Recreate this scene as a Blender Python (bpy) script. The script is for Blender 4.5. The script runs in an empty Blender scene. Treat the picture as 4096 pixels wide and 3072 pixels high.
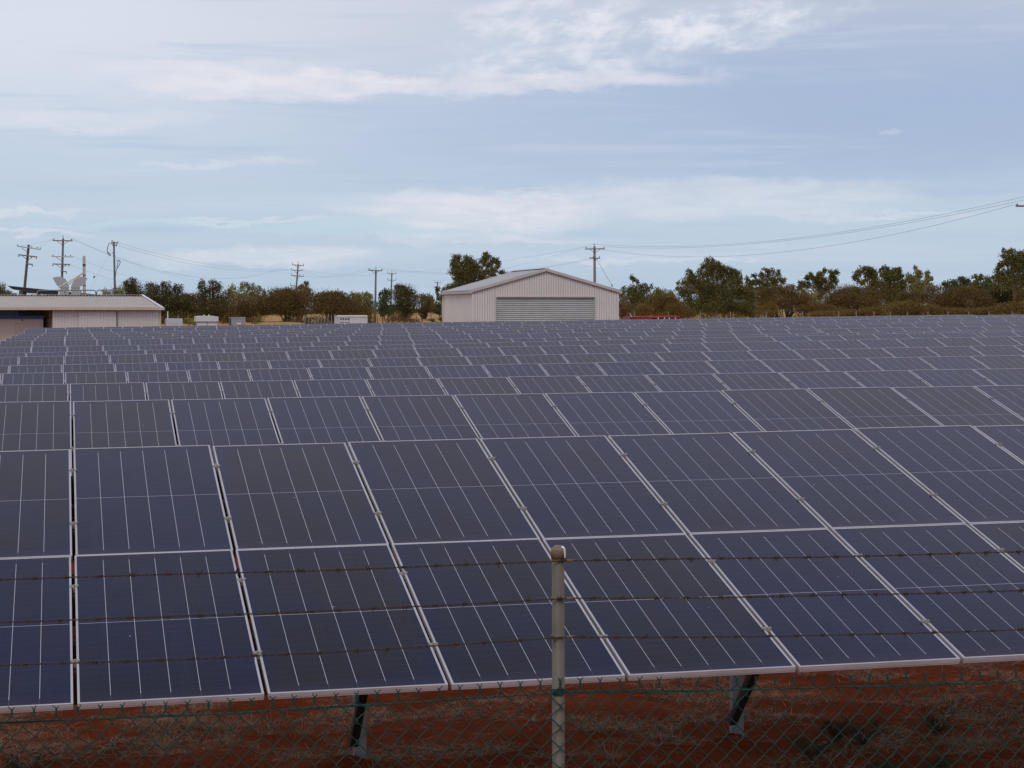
import bpy, math, random
from math import radians as R, sin, cos, pi, tan, atan, sqrt
from mathutils import Vector, Matrix
random.seed(7)
S = bpy.context.scene
COL = S.collection

# ------------------------------------------------------------------ camera
FPX, CX, CY = 7400.0, 1708.6, 1536.0           # focal length and principal point measured on the 4096 px wide photo
PSI, PIT, CAMH = 0.190434, -0.0399787, 3.05
cd = bpy.data.cameras.new('camera'); cam = bpy.data.objects.new('camera', cd); COL.objects.link(cam)
cam.location = (0, 0, CAMH); cam.rotation_euler = (pi/2+PIT, 0, -PSI)
cd.sensor_width = 36; cd.lens = FPX/4096*36; cd.shift_x = (2048-CX)/4096
cd.clip_start = 0.1; cd.clip_end = 6000
S.camera = cam
FW = Vector((sin(PSI)*cos(PIT), cos(PSI)*cos(PIT), sin(PIT)))
RT = Vector((cos(PSI), -sin(PSI), 0)); UP = RT.cross(FW)
def at(px, py, Y):
    """the place at distance Y (metres along the world's Y axis) seen at a pixel of the 4096 px photo"""
    v = RT*((px-CX)/FPX) + UP*((CY-py)/FPX) + FW
    return v*(Y/v.y) + Vector((0, 0, CAMH))
def mpp(px, Y):                                 # metres per photo pixel there
    v = RT*((px-CX)/FPX) + FW
    return (Y/v.y)/FPX

# ------------------------------------------------------------------ world
W = bpy.data.worlds.new('World'); S.world = W; W.use_nodes = True
nt = W.node_tree; nt.nodes.clear()
SUN_EL, SUN_AZ = 48, 205                         # sun in the north-west, behind and left of the camera
def nd(t, **k):
    n = nt.nodes.new(t)
    for a, b in k.items(): setattr(n, a, b)
    return n
def put(sock, v):
    if hasattr(v, 'is_linked') or isinstance(v, bpy.types.NodeSocket): nt.links.new(v, sock)
    else: sock.default_value = v
def M(op, *a, clamp=False):
    n = nd('ShaderNodeMath', operation=op, use_clamp=clamp)
    for i, v in enumerate(a): put(n.inputs[i], v)
    return n.outputs[0]
def MIXC(f, a, b):
    n = nd('ShaderNodeMix', data_type='RGBA'); n.clamp_factor = True
    put(n.inputs[0], f); put(n.inputs[6], a if not isinstance(a, tuple) else (*a, 1)); put(n.inputs[7], b if not isinstance(b, tuple) else (*b, 1))
    return n.outputs[2]
def NOISE(vec, scale, detail=4, rough=.5, dist=0):
    n = nd('ShaderNodeTexNoise'); nt.links.new(vec, n.inputs['Vector'])
    n.inputs['Scale'].default_value = scale; n.inputs['Detail'].default_value = detail
    n.inputs['Roughness'].default_value = rough; n.inputs['Distortion'].default_value = dist
    return n.outputs['Fac']
def XYZ(x, y, z=0.0):
    n = nd('ShaderNodeCombineXYZ'); put(n.inputs[0], x); put(n.inputs[1], y); put(n.inputs[2], z); return n.outputs[0]
def RAMP(v, lo, hi):
    n = nd('ShaderNodeMapRange', interpolation_type='SMOOTHSTEP'); put(n.inputs[0], v)
    n.inputs[1].default_value = lo; n.inputs[2].default_value = hi; n.inputs[3].default_value = 0; n.inputs[4].default_value = 1
    return n.outputs[0]
tc = nd('ShaderNodeTexCoord'); sep = nd('ShaderNodeSeparateXYZ'); nt.links.new(tc.outputs['Generated'], sep.inputs[0])
AZ = M('MULTIPLY', M('ARCTAN2', sep.outputs[0], sep.outputs[1]), 57.2958)      # degrees
EL = M('MULTIPLY', M('ARCSINE', sep.outputs[2]), 57.2958)
ELC = M('MAXIMUM', EL, 0.0)
def dAZ(px): return math.degrees(PSI+atan((px-CX)/FPX))
def dEL(py): return math.degrees(atan((1240-py)/FPX))
sky = nd('ShaderNodeTexSky', sky_type='NISHITA'); sky.sun_disc = False
sky.sun_elevation = R(SUN_EL); sky.sun_rotation = R(SUN_AZ); sky.air_density = 1.2; sky.dust_density = 1.5
K = 10.0                                        # background strength is 1/K
def c(r, g, b): return (r*K, g*K, b*K)
calm = M('SUBTRACT', 1.0, RAMP(EL, 25, 60))      # cloud detail fades out well above the frame
wv = XYZ(M('MULTIPLY', AZ, .13), M('MULTIPLY', ELC, .62))
wa = M('SUBTRACT', NOISE(wv, 1.0, 5, .55), .5); 
wv2 = XYZ(M('MULTIPLY', AZ, .5), M('MULTIPLY', ELC, 1.3), 7.0)
wb = M('SUBTRACT', NOISE(wv2, 1.0, 7, .62, .4), .5)
A2 = M('ADD', AZ, M('ADD', M('MULTIPLY', wa, 6.0), M('MULTIPLY', wb, 1.6)))
E2 = M('ADD', ELC, M('ADD', M('MULTIPLY', wa, .9), M('MULTIPLY', wb, 1.1)))
# thin high overcast: colour goes with height above the horizon and from west to east
base = MIXC(RAMP(E2, 0.2, 3.2), c(.48, .61, .77), c(.52, .64, .79))
left0 = M('SUBTRACT', 1.0, RAMP(A2, 2, 22))
base = MIXC(RAMP(E2, 2.5, 5.0), base, MIXC(left0, c(.41, .52, .72), c(.52, .63, .79)))
left = M('SUBTRACT', 1.0, RAMP(A2, -2, 24))
mid = MIXC(left, c(.38, .48, .69), c(.60, .68, .82))
base = MIXC(RAMP(E2, 3.0, 6.5), base, mid)
high = MIXC(left, c(.53, .57, .69), c(.74, .77, .87))
upr = RAMP(M('ADD', E2, M('MULTIPLY', left, 1.8)), 6.2, 10.5)
base = MIXC(upr, base, high)
base = MIXC(RAMP(EL, 15, 28), base, c(.68, .66, .82))  # brightness above the frame, shaped to lift the far panels' reflections
base = MIXC(RAMP(EL, 33, 48), base, c(.40, .42, .54))  # dimmed higher up, shaped to darken the near panels' reflections
base = MIXC(M('MULTIPLY', calm, 0.12), base, sky.outputs[0])
# streaks
st = NOISE(XYZ(M('MULTIPLY', AZ, .09), M('MULTIPLY', ELC, 1.5), 3.3), 1.0, 6, .6, .3)
base = MIXC(M('MULTIPLY', M('MULTIPLY', RAMP(st, .50, .74), .34), calm), base, c(.66, .72, .83))
base = MIXC(M('MULTIPLY', M('MULTIPLY', M('SUBTRACT', 1.0, RAMP(st, .28, .46)), .28), calm), base, c(.36, .48, .68))
def blob(px, py, sx, sy, amp, tilt=0.0):
    a = M('DIVIDE', M('SUBTRACT', A2, dAZ(px)), math.degrees(sx/FPX))
    e = M('DIVIDE', M('SUBTRACT', M('SUBTRACT', E2, dEL(py)), M('MULTIPLY', M('SUBTRACT', AZ, dAZ(px)), tilt)), math.degrees(sy/FPX))
    r = M('ADD', M('MULTIPLY', a, a), M('MULTIPLY', e, e))
    return M('MULTIPLY', M('SUBTRACT', 1.0, RAMP(r, .15, 1.9)), amp)
def acc(lst):
    s = None
    for b in lst: s = blob(*b) if s is None else M('MAXIMUM', s, blob(*b))
    return s
pf = RAMP(NOISE(XYZ(M('ADD', M('MULTIPLY', AZ, .72), M('MULTIPLY', ELC, -.35)), M('MULTIPLY', ELC, 1.25), 1.0), 1.0, 9, .60, .15), .38, .70)   # puffs
fine = RAMP(NOISE(XYZ(M('MULTIPLY', AZ, .55), M('MULTIPLY', ELC, 2.6), 5.0), 1.0, 8, .6, .5), .30, .68)
puffy = acc([(1150, 340, 480, 42, .75, -.02), (1800, 350, 260, 36, .7), (2250, 115, 380, 120, 1.0), (2850, 120, 380, 85, 1.2, .05), (2200, 250, 460, 80, .8)])
smooth = acc([(950, 335, 520, 70, .8, -.03), (1400, 335, 420, 42, 1.0, -.03), (2300, 325, 560, 40, .75), (900, 660, 260, 13, .40), (130, 850, 230, 12, .55),
              (1900, 850, 520, 80, .85), (1000, 893, 330, 7, .4), (150, 930, 260, 14, .5), (2900, 800, 700, 70, .55), (3560, 553, 60, 6, .30),
              (1050, 1030, 420, 35, .6), (1900, 960, 500, 22, .5), (300, 500, 420, 40, .5), (3300, 870, 500, 14, .45), (2600, 1040, 500, 8, .4)])
cloud = c(.85, .85, .91)
base = MIXC(M('MULTIPLY', M('MULTIPLY', puffy, pf), .95), base, cloud)
base = MIXC(M('MULTIPLY', puffy, .25), base, c(.62, .69, .80))
base = MIXC(M('MULTIPLY', smooth, M('ADD', .40, M('MULTIPLY', fine, .50))), base, c(.80, .79, .85))
cyan = acc([(1350, 925, 420, 26, .32), (600, 900, 500, 12, .3)])
base = MIXC(cyan, base, c(.55, .74, .81))
bg = nd('ShaderNodeBackground'); bg.inputs[1].default_value = 1/K
out = nd('ShaderNodeOutputWorld')
nt.links.new(base, bg.inputs[0]); nt.links.new(bg.outputs[0], out.inputs[0])

sl = bpy.data.lights.new('sun', 'SUN'); so = bpy.data.objects.new('sun', sl); COL.objects.link(so)
sl.energy = 1.15; sl.angle = R(24); sl.color = (1.0, .93, .84)
sd = Vector((sin(R(SUN_AZ))*cos(R(SUN_EL)), cos(R(SUN_AZ))*cos(R(SUN_EL)), sin(R(SUN_EL))))
so.rotation_euler = sd.to_track_quat('Z', 'Y').to_euler(); so.location = (0, -20, 40)
vs = S.view_settings; vs.view_transform = 'Standard'; vs.look = 'None'; vs.exposure = 0; vs.gamma = 1
vs.use_curve_mapping = False

# ------------------------------------------------------------------ materials
class NT:
    """small helper to write a procedural material"""
    def __init__(s, name):
        s.m = bpy.data.materials.new(name); s.m.use_nodes = True; s.t = s.m.node_tree
        s.b = s.t.nodes['Principled BSDF']
    def n(s, t, **k):
        x = s.t.nodes.new(t)
        for a, b in k.items(): setattr(x, a, b)
        return x
    def put(s, sock, v):
        if isinstance(v, bpy.types.NodeSocket): s.t.links.new(v, sock)
        elif isinstance(v, tuple) and len(v) == 3 and sock.type == 'RGBA': sock.default_value = (*v, 1)
        else: sock.default_value = v
    def math(s, op, *a):
        x = s.n('ShaderNodeMath', operation=op)
        for i, v in enumerate(a): s.put(x.inputs[i], v)
        return x.outputs[0]
    def mix(s, f, a, b):
        x = s.n('ShaderNodeMix', data_type='RGBA'); s.put(x.inputs[0], f); s.put(x.inputs[6], a); s.put(x.inputs[7], b); return x.outputs[2]
    def coord(s, kind='Object'): return s.n('ShaderNodeTexCoord').outputs[kind]
    def pos(s): return s.n('ShaderNodeNewGeometry').outputs['Position']
    def island(s): return s.n('ShaderNodeNewGeometry').outputs['Random Per Island']
    def rnd(s): return s.n('ShaderNodeObjectInfo').outputs['Random']
    def scale(s, v, x):
        m = s.n('ShaderNodeMapping'); s.put(m.inputs[0], v); m.inputs['Scale'].default_value = x; return m.outputs[0]
    def noise(s, v, sc, det=4, rough=.55, dist=0):
        x = s.n('ShaderNodeTexNoise'); s.put(x.inputs['Vector'], v); x.inputs['Scale'].default_value = sc
        x.inputs['Detail'].default_value = det; x.inputs['Roughness'].default_value = rough; x.inputs['Distortion'].default_value = dist
        return x.outputs['Fac']
    def ramp(s, v, lo, hi):
        x = s.n('ShaderNodeMapRange', interpolation_type='SMOOTHSTEP'); s.put(x.inputs[0], v)
        x.inputs[1].default_value = lo; x.inputs[2].default_value = hi; return x.outputs[0]
    def bump(s, h, strength, dist):
        x = s.n('ShaderNodeBump'); s.put(x.inputs['Height'], h); x.inputs['Strength'].default_value = strength; x.inputs['Distance'].default_value = dist
        s.put(s.b.inputs['Normal'], x.outputs[0])
    def set(s, col=None, rough=None, metal=None, spec=None):
        if col is not None: s.put(s.b.inputs['Base Color'], col)
        if rough is not None: s.put(s.b.inputs['Roughness'], rough)
        if metal is not None: s.b.inputs['Metallic'].default_value = metal
        if spec is not None: s.b.inputs['Specular IOR Level'].default_value = spec
        return s.m
def mat(name, col, rough=.6, metal=0, var=.25, sc=3.0, spec=.4, dirt=None, bump=0):
    """plain material with grime: colour varied by noise, optional dirt colour"""
    s = NT(name); p = s.coord()
    a = s.noise(p, sc, 5, .6); d = dirt or tuple(x*.55 for x in col)
    f = s.math('MULTIPLY', s.ramp(a, .35, .75), var)
    cc = s.mix(f, col, d)
    if bump: s.bump(s.noise(p, sc*12, 3), bump, .01)
    return s.set(cc, rough, metal, spec)

# photovoltaic laminate: print of the cell strings is flat, so it is texture
s = NT('solar_glass'); oc = s.coord(); sp = s.n('ShaderNodeSeparateXYZ'); s.put(sp.inputs[0], oc)
X, Y = sp.outputs[0], sp.outputs[1]
def line(v, pitch, off, w):                      # 1 on lines every pitch
    a = s.math('FRACT', s.math('DIVIDE', s.math('SUBTRACT', v, off-pitch/2), pitch))
    return s.math('LESS_THAN', s.math('ABSOLUTE', s.math('SUBTRACT', a, .5)), w/2/pitch)
def between(v, lo, hi): return s.math('MULTIPLY', s.math('GREATER_THAN', v, lo), s.math('LESS_THAN', v, hi))
inx = between(X, .1, .9)
col_line = s.math('MULTIPLY', line(X, .1615, .0155, .0026), inx)
bright = between(Y, .085, 1.915)
midl = s.math('MULTIPLY', s.math('LESS_THAN', s.math('ABSOLUTE', s.math('SUBTRACT', Y, 1.0)), .0017), between(X, .018, .982))
cell = s.math('MULTIPLY', line(Y, .0812, .026, .0016), between(X, .022, .978))
finger = line(X, .0323, .0155, .0010)
rn = s.rnd()
big = s.noise(s.scale(oc, (1.6, 1.0, 1)), 1.0, 3)
wn = s.noise(s.pos(), .22, 3)
blue = s.ramp(s.math('ADD', s.math('ADD', s.math('MULTIPLY', rn, .22), s.math('MULTIPLY', big, .56)), s.math('MULTIPLY', wn, .42)), .40, .74)
# blue anti-reflection tint stronger near the rim of each laminate
ex = s.math('MULTIPLY', s.math('ABSOLUTE', s.math('SUBTRACT', X, .5)), 2.0); ey = s.math('ABSOLUTE', s.math('SUBTRACT', Y, 1.0))
rim = s.math('MULTIPLY', s.ramp(s.math('ADD', s.math('MAXIMUM', ex, ey), s.math('MULTIPLY', s.math('SUBTRACT', big, .5), .9)), .70, 1.10), .85)
body = s.mix(s.math('MAXIMUM', s.math('MULTIPLY', blue, .8), rim), (.0072, .0074, .0120), (.0030, .0085, .040))
body = s.mix(s.math('MULTIPLY', cell, .11), body, (.30, .31, .34))
body = s.mix(s.math('MULTIPLY', finger, .03), body, (.3, .3, .33))
body = s.mix(s.math('MULTIPLY', col_line, s.math('ADD', .08, s.math('MULTIPLY', bright, .72))), body, (.62, .64, .68))
body = s.mix(s.math('MULTIPLY', midl, .72), body, (.62, .64, .68))
# dust film and bird droppings
pw = s.pos(); dust = s.ramp(s.noise(pw, 1.1, 6, .65), .35, .8)
low = s.math('SUBTRACT', 1.0, s.ramp(Y, .0, .16))
body = s.mix(s.math('ADD', s.math('MULTIPLY', dust, .018), s.math('MULTIPLY', low, .03)), body, (.36, .25, .19))
runs = s.ramp(s.noise(s.scale(pw, (9, .7, .7)), 1.0, 5, .7), .55, .8)
body = s.mix(s.math('MULTIPLY', runs, .022), body, (.42, .36, .32))
vor = s.n('ShaderNodeTexVoronoi'); s.put(vor.inputs['Vector'], s.scale(pw, (1, 1, 1))); vor.inputs['Scale'].default_value = 3.2
spot = s.math('MULTIPLY', s.math('LESS_THAN', s.math('ADD', vor.outputs['Distance'], s.math('MULTIPLY', s.noise(pw, 40, 2), .03)), .034), s.math('GREATER_THAN', s.noise(pw, 1.7, 2), .44))
body = s.mix(s.math('MULTIPLY', spot, .5), body, (.55, .53, .48))
s.b.inputs['IOR'].default_value = 1.24
s.put(s.b.inputs['Specular Tint'], s.mix(s.math('MAXIMUM', s.math('MULTIPLY', blue, .55), rim), (.58, .60, .92), (.16, .40, 1.0)))
s.bump(s.noise(s.scale(oc, (2.2, 1.4, 1)), 1.0, 2), .10, .02)
rough_v = s.math('ADD', .055, s.math('MULTIPLY', dust, .13))
M_GLASS = s.set(body, rough_v, 0, .5)

M_ALU = mat('anodised_aluminium', (.50, .50, .52), .45, .35, .45, 2.5, dirt=(.33, .26, .21))
M_GALV = mat('galvanised_steel', (.40, .40, .40), .5, .5, .5, 6.0, dirt=(.26, .23, .21))
M_GALVD = mat('weathered_black_steel', (.035, .032, .030), .55, .2, .5, 5.0, dirt=(.07, .05, .04))
M_PURL = mat('steel_painted_shade', (.05, .048, .045), .7, .1, .4, 4)  # galvanised steel coloured dark, underside shade put into the colour
M_CABLE = mat('black_cable', (.015, .015, .015), .5)
M_BACK = mat('panel_backsheet', (.55, .55, .56), .6)
M_PIPE = mat('fence_pipe_galvanised', (.150, .135, .110), .6, .15, .7, 9.0, dirt=(.10, .088, .064), bump=.1, spec=.15)
M_CAP = mat('fence_cap_weathered', (.20, .155, .10), .6, .1, .8, 20.0, dirt=(.12, .085, .045))
M_CAPW = mat('bird_dropping_white', (.75, .74, .70), .7, 0, .2)
M_RUST = mat('rusty_wire', (.055, .046, .034), .8, 0, .8, 30.0, spec=.1, dirt=(.085, .052, .032))
M_PVC = mat('green_pvc_wire', (.005, .050, .037), .6, 0, .4, 25.0, spec=.2, dirt=(.010, .030, .025))
M_PVCW = mat('worn_wire_end', (.5, .55, .52), .5)
M_WHITEW = mat('bare_wire_end', (.6, .55, .45), .5)

# ground: red earth in the solar field, dry grass beyond
s = NT('red_earth_ground'); p = s.pos(); sp = s.n('ShaderNodeSeparateXYZ'); s.put(sp.inputs[0], p)
n1 = s.noise(p, .9, 7, .62); n2 = s.noise(p, 14, 6, .65); n3 = s.noise(p, .05, 4)
red = s.mix(s.ramp(n1, .3, .7), (.215, .042, .014), (.32, .070, .024))
red = s.mix(s.math('MULTIPLY', s.ramp(n2, .45, .7), .55), red, (.15, .036, .016))
straw = s.ramp(s.noise(s.scale(p, (1, 1.6, 1)), 2.3, 8, .72, .4), .53, .66)
speck = s.ramp(s.noise(p, 60, 3, .7), .45, .62)
red = s.mix(s.math('MULTIPLY', s.math('MULTIPLY', straw, speck), .8), red, (.48, .32, .19))
grass = s.mix(s.ramp(s.noise(p, .22, 6), .3, .7), (.50, .31, .125), (.36, .21, .085))
grass = s.mix(s.math('MULTIPLY', s.ramp(s.noise(p, 3, 6), .45, .7), .5), grass, (.20, .12, .05))
f = s.ramp(s.math('ADD', sp.outputs[1], s.math('MULTIPLY', n3, 20)), 122, 134)
s.bump(s.math('ADD', n2, s.noise(p, 55, 4)), .8, .025)
M_GROUND = s.set(s.mix(f, red, grass), .95, 0, .02)

def leafmat(name, a, b, cc):
    s = NT(name); r = s.island(); p = s.pos()
    col = s.mix(s.ramp(r, 0, .7), a, b); col = s.mix(s.ramp(r, .8, 1), col, cc)
    col = s.mix(s.math('MULTIPLY', s.ramp(s.noise(p, .5, 3), .35, .7), .5), col, tuple(x*.6 for x in a))
    m = s.set(col, .7, 0, .08)
    tr = s.n('ShaderNodeBsdfTranslucent'); s.put(tr.inputs[0], col); mx = s.n('ShaderNodeMixShader'); mx.inputs[0].default_value = .22
    o = s.t.nodes['Material Output']; s.t.links.new(s.b.outputs[0], mx.inputs[1]); s.t.links.new(tr.outputs[0], mx.inputs[2]); s.t.links.new(mx.outputs[0], o.inputs[0])
    return m
LEAF = {
 'euc': leafmat('leaf_eucalypt', (0.092, 0.084, 0.026), (0.147, 0.132, 0.038), (0.266, 0.217, 0.078)),
 'light': leafmat('leaf_pale_green', (0.175, 0.162, 0.045), (0.266, 0.243, 0.071), (0.378, 0.330, 0.121)),
 'dark': leafmat('leaf_dark_olive', (0.081, 0.069, 0.024), (0.126, 0.105, 0.033), (0.168, 0.143, 0.048)),
 'blue': leafmat('leaf_blue_green', (0.073, 0.087, 0.040), (0.112, 0.129, 0.054), (0.147, 0.165, 0.071)),
 'brown': leafmat('leaf_brown_mulga', (0.119, 0.078, 0.031), (0.182, 0.120, 0.043), (0.224, 0.158, 0.051)),
 'gold': leafmat('leaf_golden_wattle', (.165, .108, .036), (.215, .140, .045), (.27, .185, .065)),
 'grey': leafmat('leaf_grey_twigs', (0.189, 0.150, 0.102), (0.252, 0.203, 0.142), (0.308, 0.270, 0.199)),
 'weed': leafmat('leaf_dark_weed', (0.063, 0.054, 0.028), (0.098, 0.090, 0.043), (0.168, 0.135, 0.071)),
}
M_BARK = mat('pale_bark', (.30, .24, .19), .8, 0, .7, 4.0, dirt=(.10, .075, .055))
M_BARKD = mat('dark_bark', (.055, .042, .034), .9, 0, .5, 4.0)
M_STRAW = NT('dry_straw'); _r = M_STRAW.island()
M_STRAW = M_STRAW.set(M_STRAW.mix(_r, (.64, .46, .28), (.30, .19, .11)), .8, 0, .2)

# ------------------------------------------------------------------ mesh building
class MB:
    def __init__(s): s.v = []; s.f = []; s.mi = []; s.k = 0
    def add(s, vs, fs, k=None):
        o = len(s.v); s.v += [tuple(x) for x in vs]; s.f += [tuple(i+o for i in f) for f in fs]; s.mi += [s.k if k is None else k]*len(fs)
    def box(s, x0, x1, y0, y1, z0, z1, k=None):
        s.add([(x0,y0,z0),(x1,y0,z0),(x1,y1,z0),(x0,y1,z0),(x0,y0,z1),(x1,y0,z1),(x1,y1,z1),(x0,y1,z1)],
              [(0,3,2,1),(4,5,6,7),(0,1,5,4),(1,2,6,5),(2,3,7,6),(3,0,4,7)], k)
    def tube(s, pts, rad, n=6, k=None, cap=True):
        pts = [Vector(p) for p in pts]; rr = rad if isinstance(rad, (list, tuple)) else [rad]*len(pts)
        o = len(s.v); prev = None
        for i, p in enumerate(pts):
            d = (pts[min(i+1, len(pts)-1)]-pts[max(i-1, 0)]).normalized()
            if prev is None:
                prev = d.cross(Vector((0, 0, 1)) if abs(d.z) < .9 else Vector((1, 0, 0))).normalized()
            a = (prev-d*prev.dot(d)).normalized(); b = d.cross(a); prev = a
            for j in range(n):
                t = 2*pi*j/n; s.v.append(tuple(p+(a*cos(t)+b*sin(t))*rr[i]))
        for i in range(len(pts)-1):
            for j in range(n):
                s.f.append((o+i*n+j, o+i*n+(j+1)%n, o+(i+1)*n+(j+1)%n, o+(i+1)*n+j)); s.mi.append(s.k if k is None else k)
        if cap:
            s.f.append(tuple(o+j for j in range(n))[::-1]); s.mi.append(s.k if k is None else k)
            e = o+(len(pts)-1)*n; s.f.append(tuple(e+j for j in range(n))); s.mi.append(s.k if k is None else k)
    def bar(s, a, b, w, h, up=(0, 0, 1), k=None):
        """square bar from a to b, w across, h along up"""
        a, b = Vector(a), Vector(b); d = (b-a).normalized(); u = Vector(up); x = d.cross(u).normalized(); u = x.cross(d)
        vs = [p+x*sx*w/2+u*sz*h/2 for p in (a, b) for sx, sz in ((-1,-1),(1,-1),(1,1),(-1,1))]
        s.add(vs, [(0,1,2,3),(7,6,5,4),(0,4,5,1),(1,5,6,2),(2,6,7,3),(3,7,4,0)], k)
    def prism(s, poly, off, k=None):
        """extrude a planar polygon by a vector"""
        n = len(poly); off = Vector(off); a = [Vector(p) for p in poly]
        s.add(a+[p+off for p in a], [tuple(range(n))[::-1], tuple(range(n, 2*n))]+[(i, (i+1)%n, n+(i+1)%n, n+i) for i in range(n)], k)
    def mesh(s, name, mats, smooth=False):
        m = bpy.data.meshes.new(name); m.from_pydata(s.v, [], s.f); m.update()
        for x in (mats if isinstance(mats, (list, tuple)) else [mats]): m.materials.append(x)
        if isinstance(mats, (list, tuple)) and len(mats) > 1: m.polygons.foreach_set('material_index', s.mi)
        if smooth: m.polygons.foreach_set('use_smooth', [True]*len(m.polygons))
        return m
    def obj(s, name, mats, parent=None, loc=None, smooth=False):
        return link(name, s.mesh(name, mats, smooth), parent, loc)
def link(name, data, parent=None, loc=None, rot=None):
    o = bpy.data.objects.new(name, data); COL.objects.link(o)
    if parent: o.parent = parent
    if loc is not None: o.location = loc
    if rot is not None: o.rotation_euler = rot
    return o
def tag(o, label=None, cat=None, group=None, kind=None):
    if label: o['label'] = label
    if cat: o['category'] = cat
    if group: o['group'] = group
    if kind: o['kind'] = kind
    return o
def empty(name, loc, label, cat, group=None, rz=0):
    o = link(name, None, None, loc, (0, 0, rz)); o.empty_display_size = .3
    return tag(o, label, cat, group)

# ------------------------------------------------------------------ terrain
def gz(x, y):
    z = .0125*max(-30, min(x, 160)) - .09*max(0, min(1, (22-y)/5))
    t = max(0, min(1, (y-112)/140)); z += 1.25*t*t*(3-2*t)
    return z
MOUNDS = []
def bumps(x, y):
    z = 0
    for mx, my, r, h in MOUNDS:
        d = ((x-mx)**2+(y-my)**2)/(r*r)
        if d < 4: z += h*math.exp(-d*1.6)
    return z
POST_Y = 12.46-13.852                            # post line relative to the upper edge of a row
for k in range(-2, 8): MOUNDS.append((1.935+k*2.73-.12, 12.30, .22, .105))
MOUNDS += [(1.45, 12.1, .40, .07), (2.5, 11.0, .7, .05), (5.3, 12.0, .5, .05)]
def frange(a, b, st):
    r = []
    while a < b-1e-6: r.append(a); a += st
    return r
xs = [-3000, -1500, -700, -300, -160, -90, -50, -30, -20, -12, -7, -4]+frange(-2.4, 9, .09)+frange(9, 30, 1.0)+frange(30, 100, 6)+[110, 130, 160, 200, 300, 500, 900, 1800, 3500]
ys = [-600, -200, -60, -20, -8, 0, 4, 6]+frange(7, 17.4, .09)+frange(17.4, 26, .8)+frange(26, 112, 5)+frange(112, 260, 8)+[290, 350, 450, 600, 900, 1400, 2200, 3600, 5000]
from mathutils import noise as mn
v = []
for y in ys:
    for x in xs:
        z = gz(x, y)
        if -3 < x < 10 and 6.5 < y < 17.5:
            z += bumps(x, y) + .035*(mn.fractal(Vector((x*1.3, y*1.3, 0)), 1, 2, 4)) + .012*mn.noise(Vector((x*9, y*9, 3)))
        v.append((x, y, z))
nx = len(xs)
f = [(j*nx+i, j*nx+i+1, (j+1)*nx+i+1, (j+1)*nx+i) for j in range(len(ys)-1) for i in range(nx-1)]
me = bpy.data.meshes.new('ground'); me.from_pydata(v, [], f); me.update(); me.materials.append(M_GROUND)
me.polygons.foreach_set('use_smooth', [True]*len(me.polygons))
tag(link('ground', me), kind='structure')
def ground(x, y):
    z = gz(x, y)
    if -3 < x < 10 and 6.5 < y < 17.5: z += bumps(x, y) + .035*(mn.fractal(Vector((x*1.3, y*1.3, 0)), 1, 2, 4))
    return z

# ------------------------------------------------------------------ solar rows
PW, PL, FH, GAPX, PITL = 1.0, 2.0, .035, .022, 2.012
WP = PW+GAPX
lip = .013
b = MB()                                         # laminate in panel coordinates: x 0..1, y 0..2 up the slope
b.box(lip-.004, PW-lip+.004, lip-.004, PL-lip+.004, -.0085, -.0028, 0)
b.box(.35, .50, 1.60, 1.66, -.030, -.0086, 1)     # junction box under it
ME_PANEL = b.mesh('solar_panel', [M_GLASS, M_CABLE])
b = MB()
for (x0, x1, y0, y1) in ((0, PW, 0, lip), (0, PW, PL-lip, PL), (0, lip, lip, PL-lip), (PW-lip, PW, lip, PL-lip)):
    b.box(x0, x1, y0, y1, -FH+.010, 0)
for (x0, x1, y0, y1) in ((.001, PW-.001, .001, .028), (.001, PW-.001, PL-.028, PL-.001), (.001, .028, .028, PL-.028), (PW-.028, PW-.001, .028, PL-.028)):
    b.box(x0, x1, y0, y1, -FH, -FH+.0099)
for z in (-.012, -.022): b.box(.002, PW-.002, -.0015, .0005, z-.0015, z+.0015)
ME_FRAME = b.mesh('frame', M_ALU)
b = MB()                                         # mid clamp: bridge over two frames, bolt head
b.box(-.022, .022, -.015, .015, .0005, .0045); b.box(-.009, .009, -.025, .025, -.03, .0005)
b.box(-.026, -.018, -.012, .012, .0045, .009); b.box(.018, .026, -.012, .012, .0045, .009)
b.tube([(0, 0, .0045), (0, 0, .012)], .0075, 6)
ME_CLAMP = b.mesh('clamp', mat('clamp_metal', (.33, .31, .28), .4, .5, .5, 40, dirt=(.30, .22, .15)))
b = MB(); b.box(-.0425, .0425, -.002, .002, 0, 1); b.box(-.0425, -.0385, .002, .06, 0, 1); b.box(.0385, .0425, .002, .06, 0, 1)
ME_POST = b.mesh('post', M_GALV)
TILT = .27227
CT, ST = cos(TILT), sin(TILT)
ROWS = [  # upper edge: Y, height rel. camera at X=0, slope along X, gap offset, panels in first table
 (13.852, -1.024, .0120, .011, 27), (19.765, -.958, .0080, .015, 27), (25.662, -1.007, .0090, -.019, 27), (31.529, -1.042, .0120, -.094, 27),
 (37.391, -1.079, .0150, -.155, 27), (43.292, -1.048, .0160, -.132, 27), (49.222, -1.090, .0180, -.103, 27), (54.948, -1.055, .0140, -.086, 27),
 (60.696, -.961, .0120, -.172, 27), (66.273, -.965, .0140, -.183, 27), (72.332, -.965, .0140, -.189, 25), (78.439, -.981, .0150, -.126, 29),
 (84.796, -1.012, .0150, -.134, 27), (90.918, -.925, .0140, -.121, 26), (96.62, -1.040, .0135, -.120, 27), (102.621, -.950, .0128, -.256, 27)]
ORD = ['front', 'second', 'third', 'fourth', 'fifth', 'sixth', 'seventh', 'eighth', 'ninth', 'tenth', 'eleventh', 'twelfth', 'thirteenth', 'fourteenth', 'fifteenth', 'rearmost']
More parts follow.
